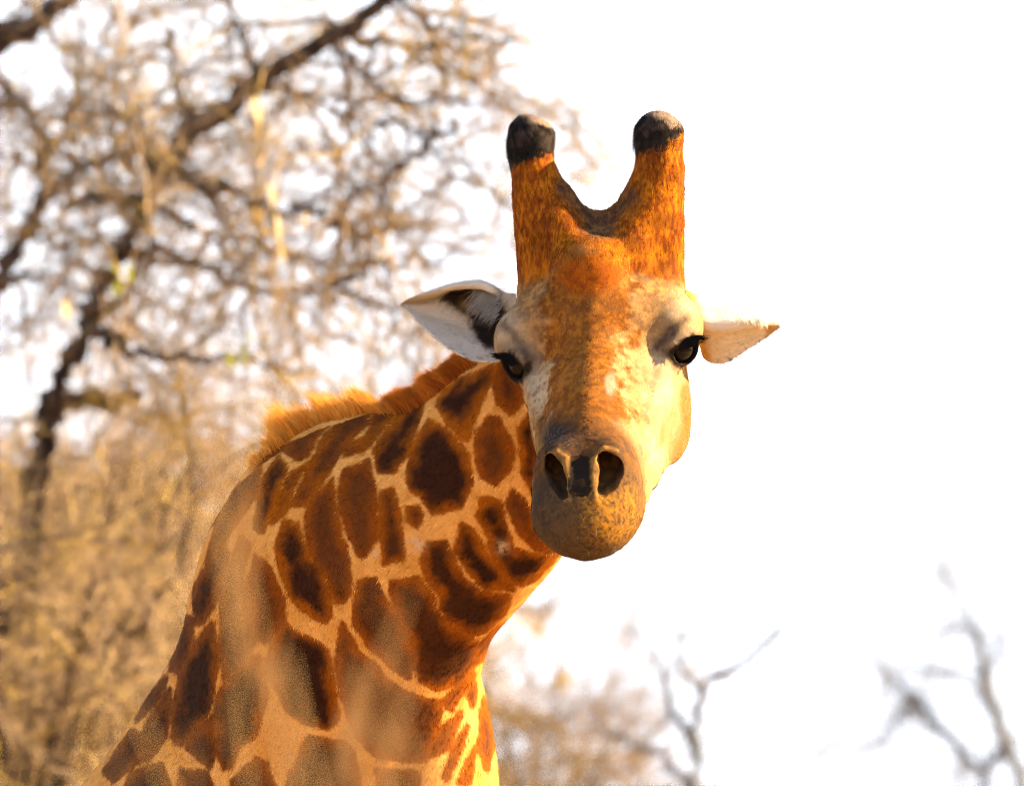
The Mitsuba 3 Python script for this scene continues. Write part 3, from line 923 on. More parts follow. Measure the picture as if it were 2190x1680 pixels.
# eyelashes: stiff dark hairs along the upper lid
for nm_, c, s in (('eyelash', EYE_R, 1), ('eyelash_001', EYE_L, -1)):
    out = eye_out(s)
    up = nrm(HR[1] - out * (HR[1] @ out))
    side = np.cross(out, up)
    n = 190
    a = rg.uniform(-1, 1, n)
    root = c + out * (23 + rg.normal(0, 2.0, n))[:, None] + side * (a * 22)[:, None] + up * (28 - 9 * a * a + rg.normal(0, 2.0, n))[:, None]
    if s > 0:
        d = np.array([0.93, 0.10, -0.35]) + side * (a * 0.10)[:, None] + rg.normal(0, 0.10, (n, 3))
        L = rg.uniform(22, 48, n)
    else:
        d = np.array([-0.95, 0.16, -0.25]) + side * (a * 0.12)[:, None] + rg.normal(0, 0.10, (n, 3))
        L = rg.uniform(20, 44, n)
    d = nrm(d)
    V, F, C, N = strands(root, d, L, np.full(n, 2.6), nrm(np.cross(d, np.array([0.1, 1.0, 0.2]))), np.array([[0, -0.10, 0]]) + np.zeros((n, 3)), np.full((n, 3), 0.01))
    scene['giraffe__' + nm_] = shape(m2w(V), F, 'mat_lash')
    labels['giraffe__' + nm_] = {'label': 'long black eyelashes'}
# sparse whiskers on lips and chin
n = 130
wp, wn = sample(hv, hf, hn, lambda p, nn_: ((p[:, 1] > 1080) & (p[:, 2] < -380)) * 0.004, rg)
d = nrm(wn + rg.normal(0, 0.35, wn.shape) + np.array([0, 0.25, 0]))
V, F, C, N = strands(wp, d, rg.uniform(10, 30, len(wp)), np.full(len(wp), 0.9), nrm(np.cross(d, np.array([0.3, 0.2, 1.0]))), np.tile([0, 0.25, 0.0], (len(wp), 1)), np.full((len(wp), 3), 0.10))
scene['giraffe__whisker'] = shape(m2w(V), F, 'mat_fur', C, to_dirs(N))
labels['giraffe__whisker'] = {'label': 'fine whiskers on lips and chin', 'kind': 'stuff'}
# pale hair fringing the ears
def ear_hair():
    n = 420
    t = rg.random(n)
    root = np.stack([1072 - 52 * t + rg.normal(0, 8, n), 612 + 66 * rg.random(n) * (1 - 0.4 * t), 78 + rg.normal(0, 5, n)], -1)
    d = nrm(np.array([-0.62, 0.62, 0.1]) + rg.normal(0, 0.16, (n, 3)))
    a = strands(root, d, rg.uniform(16, 36, n), np.full(n, 1.5), np.tile(nrm(np.array([0.1, -0.4, -1.0])), (n, 1)), np.tile([-0.1, 0.25, 0.0], (n, 1)), np.full((n, 3), 0.22) * np.array([1, .92, .84]) * rg.uniform(.4, 1.4, (n, 1)))
    n = 260
    t = rg.random(n) ** 0.4
    u = 1530 + 112 * t
    root = np.stack([u, 672 + 10 * t + rg.normal(0, 5, n), np.full(n, 12.0) + rg.normal(0, 4, n)], -1)
    d = nrm(np.array([0.45, 0.8, -0.25]) + rg.normal(0, 0.22, (n, 3)))
    b = strands(root, d, rg.uniform(5, 17, n), np.full(n, 1.5), np.tile(nrm(np.array([0.5, -0.4, -1.0])), (n, 1)), np.tile([0, 0.2, 0.0], (n, 1)), np.full((n, 3), 0.62) * np.array([1, .93, .8]) * rg.uniform(.7, 1.2, (n, 1)))
    return a, b


for key, (V, F, C, N) in zip(('ear_hair', 'ear_hair_001'), ear_hair()):
    scene['giraffe__' + key] = shape(m2w(V), F, 'mat_fur', C, to_dirs(N))

# the mane: upright hair along the crest of the neck
NL = np.array([[*q[0], q[1]] for q in CubicSpline(_nt, _n)(np.linspace(0, _nt[-1], 400)).reshape(-1, 4)[:, :4].tolist() for q in [((q[0], q[1], q[2]), q[3])]])
tg = nrm(np.gradient(NL[:, :2], axis=0))
perp = np.stack([tg[:, 1], -tg[:, 0]], -1)
perp = perp * np.where(perp[:, 1:2] < 0, 1, -1)
CREST = np.column_stack([NL[:, :2] + perp * NL[:, 3:4], NL[:, 2]])
k_in = np.argwhere((CREST[:, 0] < 1072) & (CREST[:, 0] > 505) & (CREST[:, 1] < 1080)).ravel()


def mane(n, seed, extra):
    r = np.random.default_rng(seed)
    x = r.uniform(0, len(k_in) - 1.001, n)
    k = k_in[0] + x.astype(int)
    fr = (x % 1)[:, None]
    base = CREST[k] * (1 - fr) + CREST[k + 1] * fr
    u = base[:, 0]
    pr = np.column_stack([perp[k], np.zeros(n)])
    tn_ = np.column_stack([tg[k], np.zeros(n)])
    lock = (meshkit.noise(np.stack([u / 26, u * 0, u * 0 + 3], -1)) - 0.5) * 0.8 + (meshkit.noise(np.stack([u / 9, u * 0, u * 0 + 8], -1)) - 0.5) * 0.7
    H = np.interp(u, [505, 545, 575, 598, 618, 640, 662, 690, 715, 745, 772, 800, 820, 830, 840, 870, 905, 930, 965, 1000, 1072],
                  [16, 42, 62, 76, 104, 80, 66, 86, 60, 68, 80, 64, 42, 24, 64, 74, 62, 70, 60, 62, 46])
    lock = lock * (0.35 + 0.65 * sstep(850, 815, u))
    calm = sstep(815, 850, u)
    L = (H + 8) * (0.84 + 0.5 * lock) * np.where(r.random(n) < 0.12 * (1 - calm), r.uniform(1.0, 1.28, n), r.uniform(0.55, 1.02, n) * (1 - calm) + r.uniform(0.78, 1.0, n) * calm)
    direc = nrm(pr * 0.9 + np.array([0.02, -0.55, 0]) + tn_ * (0.06 + 0.6 * lock)[:, None] + r.normal(0, 0.10, (n, 3)))
    root = base - pr * 12 + np.array([0, 0, 1.0]) * r.normal(0, 11, n)[:, None] + tn_ * r.normal(0, 2, n)[:, None]
    m = meshkit.noise(np.stack([u / 14, u * 0, u * 0], -1))
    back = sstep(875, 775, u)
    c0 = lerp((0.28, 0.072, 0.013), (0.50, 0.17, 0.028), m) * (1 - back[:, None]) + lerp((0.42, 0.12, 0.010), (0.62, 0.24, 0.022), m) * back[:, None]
    c1 = lerp((0.30, 0.085, 0.012), (0.58, 0.22, 0.03), m) * (1 - back[:, None]) + lerp((0.76, 0.37, 0.06), (0.86, 0.54, 0.13), m) * back[:, None]  # shoulder-side tips painted golden: the rim light put into the colour
    j = r.uniform(0.65, 1.25, n)[:, None]
    nr = nrm(np.cross(direc, tn_) * 1.0 + r.normal(0, 0.35, (n, 3)))
    nr = nr * np.where(nr[:, 2:3] > 0, -1, 1)
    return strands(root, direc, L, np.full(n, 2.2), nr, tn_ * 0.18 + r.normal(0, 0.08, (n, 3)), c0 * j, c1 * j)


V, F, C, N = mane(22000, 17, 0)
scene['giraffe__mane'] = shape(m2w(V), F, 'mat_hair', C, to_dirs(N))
labels['giraffe__mane'] = {'label': 'short upright chestnut mane, rim light painted gold on its tips towards the shoulder'}


# black hair tufts round the horn tips
def tufts():
    out = []
    for (cu, cv, cd), rad in (((1134, 312, 72), 50), ((1408, 298, 66), 53)):
        n = 3200
        a = rg.uniform(0, 2 * np.pi, n)
        y = rg.normal(0, 14, n) + 4
        ring = np.stack([np.cos(a), np.zeros(n), np.sin(a)], -1)
        root = np.array((cu, cv, cd)) + ring * (rad - 1) + np.array([0, 1.0, 0]) * y[:, None]
        d = nrm(ring * 0.35 + np.array([0.0, 0.85, 0]) * np.where(rg.random(n) < 0.5, 1, -0.8)[:, None] + rg.normal(0, 0.22, (n, 3)))
        out.append(strands(root, d, rg.uniform(4, 11, n), np.full(n, 1.1), nrm(ring + rg.normal(0, .1, (n, 3))), ring * 0.2, np.full((n, 3), 0.010) * rg.uniform(.6, 2.2, (n, 1))))
    return out


for key, (V, F, C, N) in zip(('horn_tuft', 'horn_tuft_001'), tufts()):
    scene['giraffe__' + key] = shape(m2w(V), F, 'mat_fur', C, to_dirs(N))
    labels['giraffe__' + key] = {'label': 'black hair ringing the horn tip'}

# ------------------------------------------------------------------ bare trees behind
def tubes(P, R, sides, col=None):
    """P (n, k, 3) polylines with radii R (n, k): one mesh of thin tubes."""
    n, k, _ = P.shape
    t = nrm(np.gradient(P, axis=1))
    ref = np.where(np.abs(t[..., 2:3]) < 0.9, [0, 0, 1.0], [1.0, 0, 0])
    a = nrm(np.cross(t, ref))
    b = np.cross(t, a)
    g = np.arange(sides) * 2 * np.pi / sides
    v = P[:, :, None] + R[:, :, None, None] * (np.cos(g)[:, None] * a[:, :, None] + np.sin(g)[:, None] * b[:, :, None])
    f = grid_faces(k, sides, wrap=True)
    F = (f[None] + (np.arange(n) * k * sides)[:, None, None]).reshape(-1, 3)
    C = None if col is None else np.repeat(col, k * sides, 0)
    return v.reshape(-1, 3), F, C


def limb(pts, per=7, wob=0.012, rg_=rng):
    """A limb through points (x, y, z, radius), rounded and slightly gnarled."""
    p = np.array(pts, float)
    s = np.r_[0, np.cumsum(np.linalg.norm(np.diff(p[:, :3], axis=0), axis=1))]
    q = CubicSpline(s, p, bc_type='natural')(np.linspace(0, s[-1], per * (len(p) - 1) + 1)) if len(p) > 2 else np.linspace(p[0], p[1], per + 1)
    q[1:-1, :3] += rg_.normal(0, wob, (len(q) - 2, 3))
    q[:, 3] = np.maximum(q[:, 3], 0.0015) * rg_.uniform(0.9, 1.1, len(q))
    return q


def sprout(parents, n, length, radius, k, spread, droop, rg_, lo=0.1, follow=0.5, back=False):
    """n thin branches from points of the parent polylines (list of (m, 4) or array (n, k, 4))."""
    P = [np.asarray(q) for q in parents]
    w = np.array([np.linalg.norm(np.diff(q[:, :3], axis=0), axis=1).sum() for q in P])
    which = rg_.choice(len(P), n, p=w / w.sum())
    out = np.empty((n, k, 4))
    for i, j in enumerate(which):
        q = P[j]
        x = rg_.uniform(lo, 0.999) * (len(q) - 1)
        a = int(x)
        base = q[a] + (q[a + 1] - q[a]) * (x - a)
        d = nrm(q[a + 1, :3] - q[a, :3]) * follow + rg_.normal(0, spread, 3)
        d[1] = abs(d[1]) if back else d[1]
        d = nrm(d)
        L = length * rg_.uniform(0.45, 1.3)
        st = np.linspace(0, L, k)
        bend = rg_.normal(0, 0.55, 3)
        bend[2] -= droop
        out[i, :, :3] = base[:3] + d * st[:, None] + bend * (st * st / max(L, 1e-6))[:, None] * 0.5 + np.cumsum(rg_.normal(0, 0.05 * L, (k, 3)), 0) * (np.arange(k) > 0)[:, None]
        r0 = min(radius * rg_.uniform(0.6, 1.3), base[3] * 0.8 + 0.0005)
        out[i, :, 3] = r0 * np.linspace(1, 0.35, k)
    return out


def twig_colors(n, rg_, warm=0.5, light=1.0):
    a = rg_.random(n)
    c = lerp((0.115, 0.084, 0.058), (0.30, 0.225, 0.140), sstep(0.15, 0.9, a))
    s = rg_.random(n) < 0.16 * (0.5 + warm)
    c[s] = np.array([0.33, 0.24, 0.075])
    return c * rg_.uniform(0.7, 1.25, (n, 1)) * light


def tree(name, label, limbs, levels, seed, warm=0.5, light=1.0, group=None, tint=(1, 1, 1), limb_sides=8, bark='mat_bark', behind=False):
    """limbs: polylines of (x, y, z, r). levels: (number, length, radius, points, spread, droop) for each order of twigs."""
    r = np.random.default_rng(seed)
    L = [limb(q, rg_=r) for q in limbs]
    vs, fs, o = [], [], 0
    for q in L:
        v, f, _ = tubes(q[None, :, :3], q[None, :, 3], limb_sides)
        vs.append(v), fs.append(f + o)
        o += len(v)
    scene[name + '__trunk'] = mikit.ply((np.vstack(vs), np.vstack(fs)), bark, smooth=True)
    parents, V, F, C, o = L, [], [], [], 0
    for i, (n, length, radius, k, spread, droop) in enumerate(levels):
        B = sprout(parents, n, length, radius, k, spread, droop, r, follow=0.5 if i == 0 else 0.8, back=behind)
        v, f, c = tubes(B[:, :, :3], B[:, :, 3], 4 if i == 0 else 3, twig_colors(n, r, warm, light * (0.75 if i == 0 else 1.0)) * np.array(tint))
        V.append(v), F.append(f + o), C.append(c)
        o += len(v)
        parents = list(B)
    scene[name + '__crown'] = mikit.ply((np.vstack(V), np.vstack(F)), 'mat_twig', smooth=True, color=np.clip(np.vstack(C), 0, 1))
    labels[name] = {'label': label, 'category': 'tree'}
    if group:
        labels[name]['group'] = group
    return L


def px(dist, *pts):                   # limb points (u, v, width in units) standing dist metres away; a fourth value moves a point nearer or farther
    out = []
    for q in pts:
        D = dist + (q[3] if len(q) > 3 else 0)
        out.append((*at(q[0], q[1], D), q[2] * 0.5 * UNIT * D / FOCUS))
    return out


def root_at(u, dist, w):              # where a trunk stands on the ground
    p = at(u, 1500, dist)
    return (p[0], p[1], float(ground_z(p[0], p[1])) - 0.1, w)


D1 = 36.0
main = px(D1, (60, 1180, 58), (100, 920, 56), (190, 690, 54), (262, 540, 52), (300, 450, 54), (345, 365, 52), (430, 275, 48), (560, 180, 44), (700, 82, 38), (850, -8, 32), (1000, -120, 18))
tree('thorn_tree', 'bare thorn tree behind the giraffe with one long dark limb slanting across the upper left',
     [[root_at(-260, D1, 0.16), (*at(-120, 1700, D1), 0.10), main[0]], main,
      px(D1, (300, 450, 30), (240, 420, 22, .3), (140, 440, 16, .5)), px(D1, (345, 365, 22), (470, 400, 16, -.3), (620, 440, 12, -.5), (800, 400, 8, -.4)),
      px(D1, (430, 275, 24), (380, 180, 16, .3), (360, 60, 11, .5)), px(D1, (560, 180, 18), (660, 210, 12, .4), (800, 260, 8, .6)), px(D1, (262, 540, 24), (400, 560, 16, .3), (560, 620, 12, .3), (720, 600, 8, .2)),
      px(D1, (190, 690, 26), (330, 760, 18, -.3), (500, 770, 12, -.3), (680, 800, 9, 0)), px(D1, (100, 920, 30), (140, 850, 40, .2), (210, 845, 34, .3), (300, 842, 20, .4)), px(D1, (700, 82, 20), (820, 90, 15, .3), (960, 110, 12, .3), (1090, 95, 8, .3)),
      px(D1, (620, 440, 14), (780, 470, 13), (830, 380, 13), (930, 285, 13), (965, 258, 12)), px(D1, (700, 82, 16), (800, 170, 12), (900, 215, 10), (1060, 205, 8)), px(D1, (850, -8, 16), (930, 60, 12), (1020, 75, 10), (1110, 90, 8)),
      px(D1, (720, 600, 14), (850, 560, 11), (960, 545, 9), (1040, 500, 7)), px(D1, (720, 600, 12), (820, 660, 10), (930, 640, 8), (1010, 660, 6)), px(D1, (800, 260, 12), (900, 300, 10), (990, 390, 8), (1060, 400, 6)), px(D1, (560, 180, 16), (500, 60, 12), (470, -60, 9)),
      px(D1, (300, 450, 20), (420, 480, 14, .6), (560, 520, 10, .8), (700, 560, 12, 1.0), (880, 540, 9, 1.0))],
     [(190, 0.62, 0.0085, 6, 0.8, 0.1), (1450, 0.32, 0.0040, 5, 0.7, 0.1), (4200, 0.15, 0.0026, 4, 0.8, 0.0)], 101, 0.6, behind=True, light=1.2)
D2 = 40.0
tree('bare_tree', 'bare tree at the left edge with dark forked limbs against the white sky',
     [[root_at(-420, D2, 0.15), (*at(-300, 1500, D2), 0.10), px(D2, (-60, 760, 52))[0]], px(D2, (-60, 760, 52), (0, 600, 44), (60, 495, 40), (112, 400, 34), (170, 372, 24), (250, 340, 20), (335, 318, 15), (450, 300, 9)),
      px(D2, (60, 495, 28), (98, 380, 26), (96, 310, 26), (60, 250, 20), (10, 180, 16), (-40, 120, 14)), px(D2, (96, 310, 22), (160, 220, 16), (200, 130, 12), (240, 20, 9)), px(D2, (112, 400, 16), (60, 340, 14), (0, 330, 10)),
      px(D2, (-80, 140, 66), (20, 70, 60), (100, 25, 46), (200, -60, 36)), px(D2, (60, 495, 18), (150, 520, 12), (230, 500, 8)), px(D2, (0, 600, 24), (90, 590, 14), (180, 630, 9))],
     [(110, 0.56, 0.0085, 6, 0.8, 0.1), (1100, 0.32, 0.0044, 5, 0.7, 0.05), (2600, 0.15, 0.0028, 4, 0.8, 0.0)], 102, 0.4, behind=True, light=1.1)


def fan_tree(name, label, u0, dist, top, spread_u, nl, levels, seed, w=30, **kw):
    """A bare tree: a trunk on the ground and limbs that fan out to a crown whose top stands at pixel height top."""
    r = np.random.default_rng(seed)
    fork = (*at(u0, 1860, dist), 0.5 * w * UNIT * dist / FOCUS * 1.3)
    L = [[root_at(u0 + 60, dist, fork[3] * 1.6), (*((np.array(fork[:3]) + np.array(root_at(u0 + 60, dist, 0)[:3])) / 2 + r.normal(0, .08, 3)), fork[3] * 1.3), fork]]
    for i in range(nl):
        uu = u0 + spread_u * ((i + 0.5) / nl * 2 - 1) + r.normal(0, spread_u * 0.12)
        vv = top + abs(uu - u0) / spread_u * 150 + r.uniform(0, 260)
        dd = dist + r.normal(0, 0.9)
        m1 = (u0 + (uu - u0) * 0.35, 1860 + (vv - 1860) * 0.4)
        m2 = (u0 + (uu - u0) * 0.75, 1860 + (vv - 1860) * 0.75)
        L.append([fork, (*at(m1[0], m1[1], dist + (dd - dist) * .4), 0.4 * w * UNIT * dist / FOCUS), (*at(m2[0], m2[1], dd), 0.25 * w * UNIT * dist / FOCUS), (*at(uu, vv, dd), 0.1 * w * UNIT * dist / FOCUS)])
    return tree(name, label, L, levels, seed + 1, **kw)


fan_tree('bare_tree_001', 'bare dense grey brown tree in the lower left corner, left of the giraffe neck', 60, 36, 860, 440, 13, [(150, 0.55, 0.008, 6, .8, .1), (1400, 0.30, 0.0036, 5, .7, .1), (4500, 0.14, 0.0022, 4, .8, 0)], 111, w=22, warm=0.6, light=1.25)
fan_tree('bare_tree_006', 'bare rusty brown tree at mid left between the dark trunk and the giraffe mane', 330, 44, 780, 380, 11, [(140, 0.6, 0.008, 6, .8, .1), (1200, 0.32, 0.004, 5, .7, .1), (3600, 0.15, 0.0026, 4, .8, 0)], 123, w=18, warm=0.2, light=1.1, tint=(1.05, 0.95, 0.85))
fan_tree('bare_tree_002', 'bare straw coloured tree directly left of the mane and shoulder of the giraffe', 520, 50, 760, 420, 12, [(140, 0.6, 0.008, 6, .8, .1), (1300, 0.32, 0.004, 5, .7, .1), (4000, 0.15, 0.0025, 4, .8, 0)], 113, w=18, warm=1.0, light=1.15)
fan_tree('bare_tree_003', 'bare tawny tree farther back behind the lower left thicket', 260, 62, 940, 560, 14, [(240, 0.8, 0.009, 6, .8, .1), (2600, 0.42, 0.0045, 5, .7, .1), (8000, 0.2, 0.0028, 4, .8, 0)], 115, w=18, warm=0.9, light=1.2)
fan_tree('bare_tree_004', 'low bare tawny tree under the giraffe chin, right of its chest', 1170, 50, 1370, 340, 14, [(210, 0.5, 0.006, 6, .8, .1), (1700, 0.3, 0.0036, 5, .7, .1), (5600, 0.16, 0.0024, 4, .8, 0)], 117, w=9, warm=0.0, light=0.85, tint=(1.0, 0.98, 0.98))
D5 = 46.0
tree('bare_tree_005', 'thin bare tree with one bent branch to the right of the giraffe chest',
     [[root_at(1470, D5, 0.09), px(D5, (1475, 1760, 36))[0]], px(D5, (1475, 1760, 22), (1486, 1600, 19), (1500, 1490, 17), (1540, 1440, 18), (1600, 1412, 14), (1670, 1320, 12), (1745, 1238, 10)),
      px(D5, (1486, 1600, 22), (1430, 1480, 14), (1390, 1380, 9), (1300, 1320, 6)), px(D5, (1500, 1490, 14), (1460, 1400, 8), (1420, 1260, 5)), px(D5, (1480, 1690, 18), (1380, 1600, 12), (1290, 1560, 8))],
     [(26, 0.45, 0.004, 6, .8, .1), (170, 0.26, 0.0026, 5, .7, .1), (300, 0.13, 0.0018, 4, .8, 0)], 119, -0.2, light=0.8, tint=(0.95, 1.0, 1.1), bark='mat_hazed_bark')
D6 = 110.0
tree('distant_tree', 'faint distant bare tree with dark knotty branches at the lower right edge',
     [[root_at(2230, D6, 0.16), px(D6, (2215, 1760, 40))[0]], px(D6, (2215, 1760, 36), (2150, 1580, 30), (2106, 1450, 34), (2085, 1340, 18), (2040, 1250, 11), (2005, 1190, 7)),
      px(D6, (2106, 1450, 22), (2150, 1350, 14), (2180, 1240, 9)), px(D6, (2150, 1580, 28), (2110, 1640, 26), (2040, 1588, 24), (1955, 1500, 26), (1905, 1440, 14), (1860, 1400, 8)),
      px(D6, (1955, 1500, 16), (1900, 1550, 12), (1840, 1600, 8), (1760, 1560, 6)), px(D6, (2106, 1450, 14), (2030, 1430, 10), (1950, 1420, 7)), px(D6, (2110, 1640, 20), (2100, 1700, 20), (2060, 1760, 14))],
     [(110, 1.1, 0.012, 6, .8, .1), (700, 0.6, 0.007, 5, .7, .1)], 121, -0.5, light=0.6, tint=(0.9, 1.0, 1.25), bark='mat_hazed_bark')


def far_wood():
    """Trees far behind: crowns of thin branches, past telling apart."""
    r = np.random.default_rng(131)
    P, Rr, n_tot = [], [], 0
    spec = []
    for i in range(26):
        D = r.uniform(85, 150)
        u = r.uniform(-420, 420)
        top = np.interp(u, [-350, 500, 850, 1050, 1400], [1010, 1120, 1400, 1640, 1780]) + r.normal(0, 40)
        spec.append((u, top, D))
    for u, top, D in spec:
        hgt = at(u, top, D)[2]
        x, y = at(u, 1500, D)[:2]
        m = 300
        c = np.stack([x + r.normal(0, 1.5, m), y + r.normal(0, 2.0, m), hgt * (1 - 0.62 * r.random(m) ** 1.3) - 0.3 * np.abs(r.normal(0, 1, m))], -1)
        d = nrm(r.normal(0, 1, (m, 3)) + np.array([0, 0, .4]))
        L = r.uniform(.4, 1.3, m)[:, None, None]
        st = np.linspace(0, 1, 4)[None, :, None]
        P.append(c[:, None] + d[:, None] * st * L + r.normal(0, .06, (m, 4, 3)))
        Rr.append(np.repeat(r.uniform(.012, .04, (m, 1)), 4, 1) * np.linspace(1, .4, 4))
        tr = np.linspace(np.array([x, y, -0.2]), np.array([x + r.normal(0, .5), y, hgt * .8]), 4)
        P.append(tr[None]), Rr.append(np.linspace(.16, .05, 4)[None])
    P, Rr = np.concatenate(P), np.concatenate(Rr)
    v, f, c = tubes(P, Rr, 3, twig_colors(len(P), r, -0.2, 1.2))
    scene['far_wood'] = mikit.ply((v, f), 'mat_twig', smooth=True, color=np.clip(c, 0, 1))
    labels['far_wood'] = {'label': 'hazy tawny wood of bare trees far behind the thicket', 'category': 'wood', 'kind': 'stuff'}


far_wood()

# a few green leaves and pale dry pods on the thorn tree
scene['mat_leaf'] = {'type': 'principledthin', 'base_color': rgb(0.20, 0.22, 0.03), 'roughness': 0.6, 'diff_trans': 1.0}
def leaf_mesh(c, d, nrm_, L, W):
    d, s = nrm(np.asarray(d, float)), nrm(np.cross(d, nrm_))
    t = np.linspace(0, 1, 7)
    w = W * np.sin(np.pi * t ** 0.8) * 0.5
    mid = np.asarray(c) + d * (t * L)[:, None] + np.asarray(nrm_) * (-(t - .5) ** 2 * L * .3)[:, None]
    v = np.concatenate([mid - s * w[:, None], mid + np.asarray(nrm_) * (-w * .25)[:, None], mid + s * w[:, None]])
    f = [[i + 7 * j, i + 1 + 7 * j, i + 8 + 7 * j] for j in (0, 1) for i in range(6)] + [[i + 7 * j, i + 8 + 7 * j, i + 7 + 7 * j] for j in (0, 1) for i in range(6)]
    return v, np.array(f)


n_leaf = 0
for (u, v, n, size, D) in ((262, 592, 5, 0.045, 35.4), (502, 745, 6, 0.045, 35.2), (430, 655, 1, 0.026, 35.5)):
    for i in range(n):
        c = at(u + rng.normal(0, 14), v + rng.normal(0, 14), D + rng.normal(0, .03))
        vv, f = leaf_mesh(c, rng.normal(0, 1, 3), nrm(np.array([0.5, -0.8, .3]) + rng.normal(0, .4, 3)), size * rng.uniform(.7, 1.2), size * .5)
        key = 'thorn_tree__leaf' + ('' if n_leaf == 0 else f'_{n_leaf:03d}')
        scene[key] = mikit.ply((vv, f), 'mat_leaf', smooth=True)
        n_leaf += 1
n_pod = 0
for (u, v, L, w, D, tilt) in ((543, 205, 70, 20, 35, .25), (583, 390, 60, 14, 35, .05), (592, 450, 90, 11, 35, .12), (600, 520, 50, 8, 35.1, .2), (655, 450, 40, 8, 35.3, -.1), (140, 640, 50, 18, 35.2, .1)):
    sc_ = UNIT * D / FOCUS
    vv, f = leaf_mesh(at(u, v, D), np.array([tilt, 0, -1.0]), np.array([0.45, -0.85, .1]), L * sc_, w * sc_)
    key = 'thorn_tree__pod' + ('' if n_pod == 0 else f'_{n_pod:03d}')
    scene[key] = mikit.ply((vv, f), 'mat_straw', smooth=True, color=np.tile([0.72, 0.58, 0.32], (len(vv), 1)))
    n_pod += 1
labels['thorn_tree__leaf'] = {'label': 'small green leaf still on the bare twigs'}
labels['thorn_tree__pod'] = {'label': 'pale dry hanging pod'}

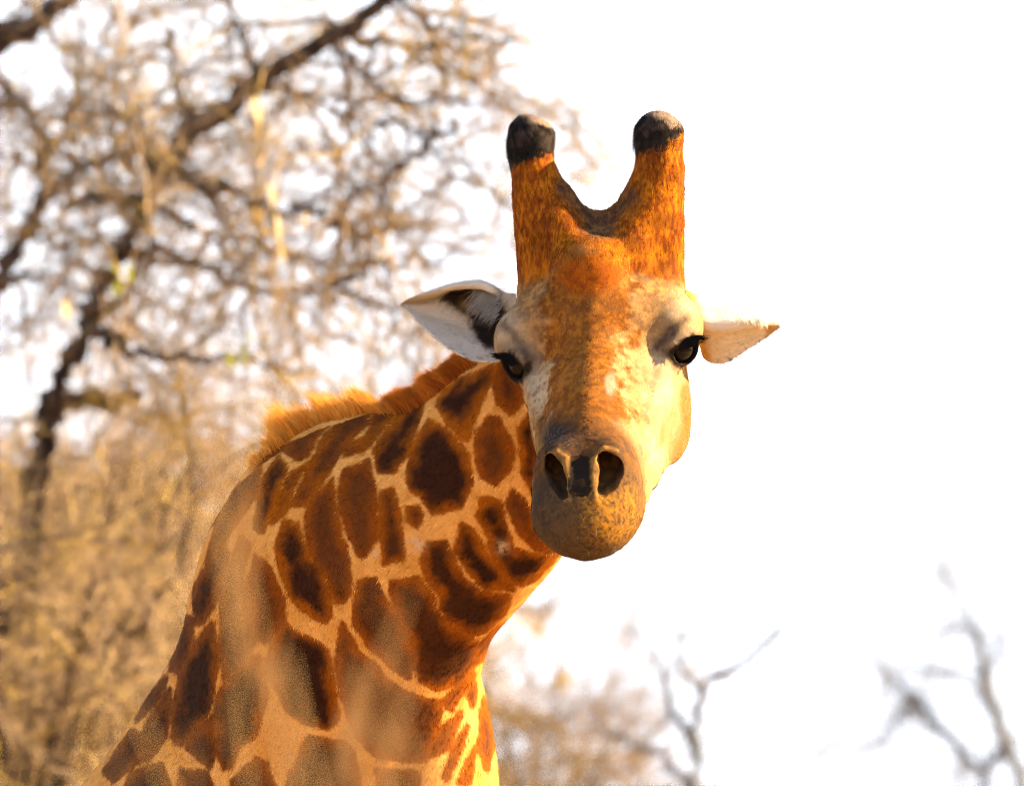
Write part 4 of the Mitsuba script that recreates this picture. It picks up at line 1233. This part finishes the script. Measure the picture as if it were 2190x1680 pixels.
# ------------------------------------------------------------------ tall dry grass close to the lens
def grass_stalk(name, label, D, path, head, blades, seed):
    r = np.random.default_rng(seed)
    s_ = UNIT * D / FOCUS
    p0 = at(path[0][0], path[0][1], D)
    pts = [(p0[0] + r.normal(0, .05), p0[1] + r.normal(0, .05), float(ground_z(p0[0], p0[1])) - .03, .0030), ((p0[0] * .8 + at(path[0][0], 1700, D)[0] * .2), p0[1], p0[2] * .5, .0024)]
    pts += [(*at(u, v, D), .0011) for u, v in path]
    q = limb(pts, per=8, wob=0.001, rg_=r)
    v, f, c = tubes(q[None, :, :3], q[None, :, 3], 6, np.array([[0.30, 0.20, 0.09]]))
    scene[name + '__stem'] = mikit.ply((v, f), 'mat_twig', smooth=True, color=c)
    for i, (u, vv, u2, v2, w) in enumerate(blades):
        a, b = at(u, vv, D), at(u2, v2, D + r.normal(0, .05))
        t = np.linspace(0, 1, 12)
        side = nrm(np.cross(b - a, FWD + np.array([0.3, 0, .1])))
        mid = a + (b - a) * t[:, None] + side * (np.sin(np.pi * t) * r.normal(0, .02))[:, None]
        ww = w * s_ * 0.5 * np.sin(np.pi * t) ** .8
        vx = np.concatenate([mid - side * ww[:, None], mid - FWD * (ww * .08)[:, None], mid + side * ww[:, None]])
        ff_ = [[k + 12 * j, k + 1 + 12 * j, k + 13 + 12 * j] for j in (0, 1) for k in range(11)] + [[k + 12 * j, k + 13 + 12 * j, k + 12 + 12 * j] for j in (0, 1) for k in range(11)]
        key = name + '__blade' + ('' if i == 0 else f'_{i:03d}')
        scene[key] = shape(vx, np.array(ff_), 'mat_blade', np.tile(np.array([0.190, 0.108, 0.048]) * r.uniform(.9, 1.08), (len(vx), 1)), np.tile(nrm(-FWD * 0.9 + np.array([0.36, 0, 0.15])), (len(vx), 1)))
    if head:
        n, L, wd = head
        tip = q[-1, :3]
        ax = nrm(q[-1, :3] - q[-5, :3])
        t = r.random(n)
        root = tip - ax * (t * L)[:, None]
        d = nrm(ax + r.normal(0, wd, (n, 3)))
        st = np.linspace(0, 1, 4)
        P = root[:, None] + d[:, None] * (st[None, :, None] * (0.10 + .05 * r.random(n))[:, None, None]) + np.array([0, 0, -.02]) * (st ** 2)[None, :, None]
        v, f, c = tubes(P, np.full((n, 4), .0013) * np.array([1, 1.6, 1.5, .4]), 3, np.tile([0.36, 0.25, 0.12], (n, 1)) * r.uniform(.8, 1.15, (n, 1)))
        scene[name + '__seed_head'] = mikit.ply((v, f), 'mat_twig', smooth=True, color=np.clip(c, 0, 1))
    labels[name] = {'label': label, 'category': 'grass stalk', 'group': 'blurred tall grass close to the lens'}


grass_stalk('grass_stalk', 'tall blurred dry grass stalk fanning out left of the giraffe neck', 9.0, [(540, 1760), (505, 1450), (485, 1250), (470, 1080), (440, 900)], None,
            [(490, 1290, 395, 830, 5), (488, 1280, 545, 880, 5), (486, 1270, 470, 800, 6), (505, 1440, 522, 930, 22), (505, 1400, 545, 1010, 12), (495, 1330, 430, 930, 4)], 201)
grass_stalk('grass_stalk_001', 'pale blurred grass stalk crossing the left side of the giraffe neck', 8.4, [(640, 1760), (590, 1560), (548, 1360), (528, 1240)], None,
            [(585, 1500, 515, 980, 16), (640, 1740, 540, 1250, 16), (600, 1660, 470, 1360, 8), (645, 1760, 590, 1380, 14)], 203)
grass_stalk('grass_stalk_002', 'blurred grass stalk forking over the lower middle of the giraffe neck', 8.8, [(700, 1760), (665, 1600), (640, 1480), (620, 1400)], None,
            [(690, 1750, 790, 1380, 16), (670, 1730, 612, 1330, 24), (700, 1760, 700, 1330, 6), (650, 1720, 560, 1360, 10)], 205)
grass_stalk('grass_stalk_003', 'blurred grass stalk leaning right across the middle of the giraffe neck', 8.2, [(700, 1780), (740, 1620), (800, 1450), (850, 1340)], None,
            [(720, 1760, 890, 1240, 18), (770, 1740, 850, 1360, 18), (740, 1700, 700, 1180, 5)], 207)
grass_stalk('grass_stalk_004', 'blurred grass stalk in front of the giraffe chest at the bottom edge', 8.6, [(860, 1790), (850, 1680), (835, 1600), (815, 1540)], None,
            [(860, 1800, 780, 1430, 22), (850, 1790, 890, 1470, 24), (870, 1800, 830, 1520, 22), (840, 1740, 720, 1400, 9), (880, 1800, 940, 1570, 14)], 209)
grass_stalk('grass_stalk_005', 'blurred grass stalk over the shoulder of the giraffe in the bottom left corner', 8.0, [(380, 1790), (370, 1690), (340, 1600), (290, 1520)], None,
            [(390, 1790, 405, 1540, 12), (370, 1740, 270, 1500, 10)], 211)
print('triangles', sum(len(w[1]) for w in meshkit.WRITTEN.values()))
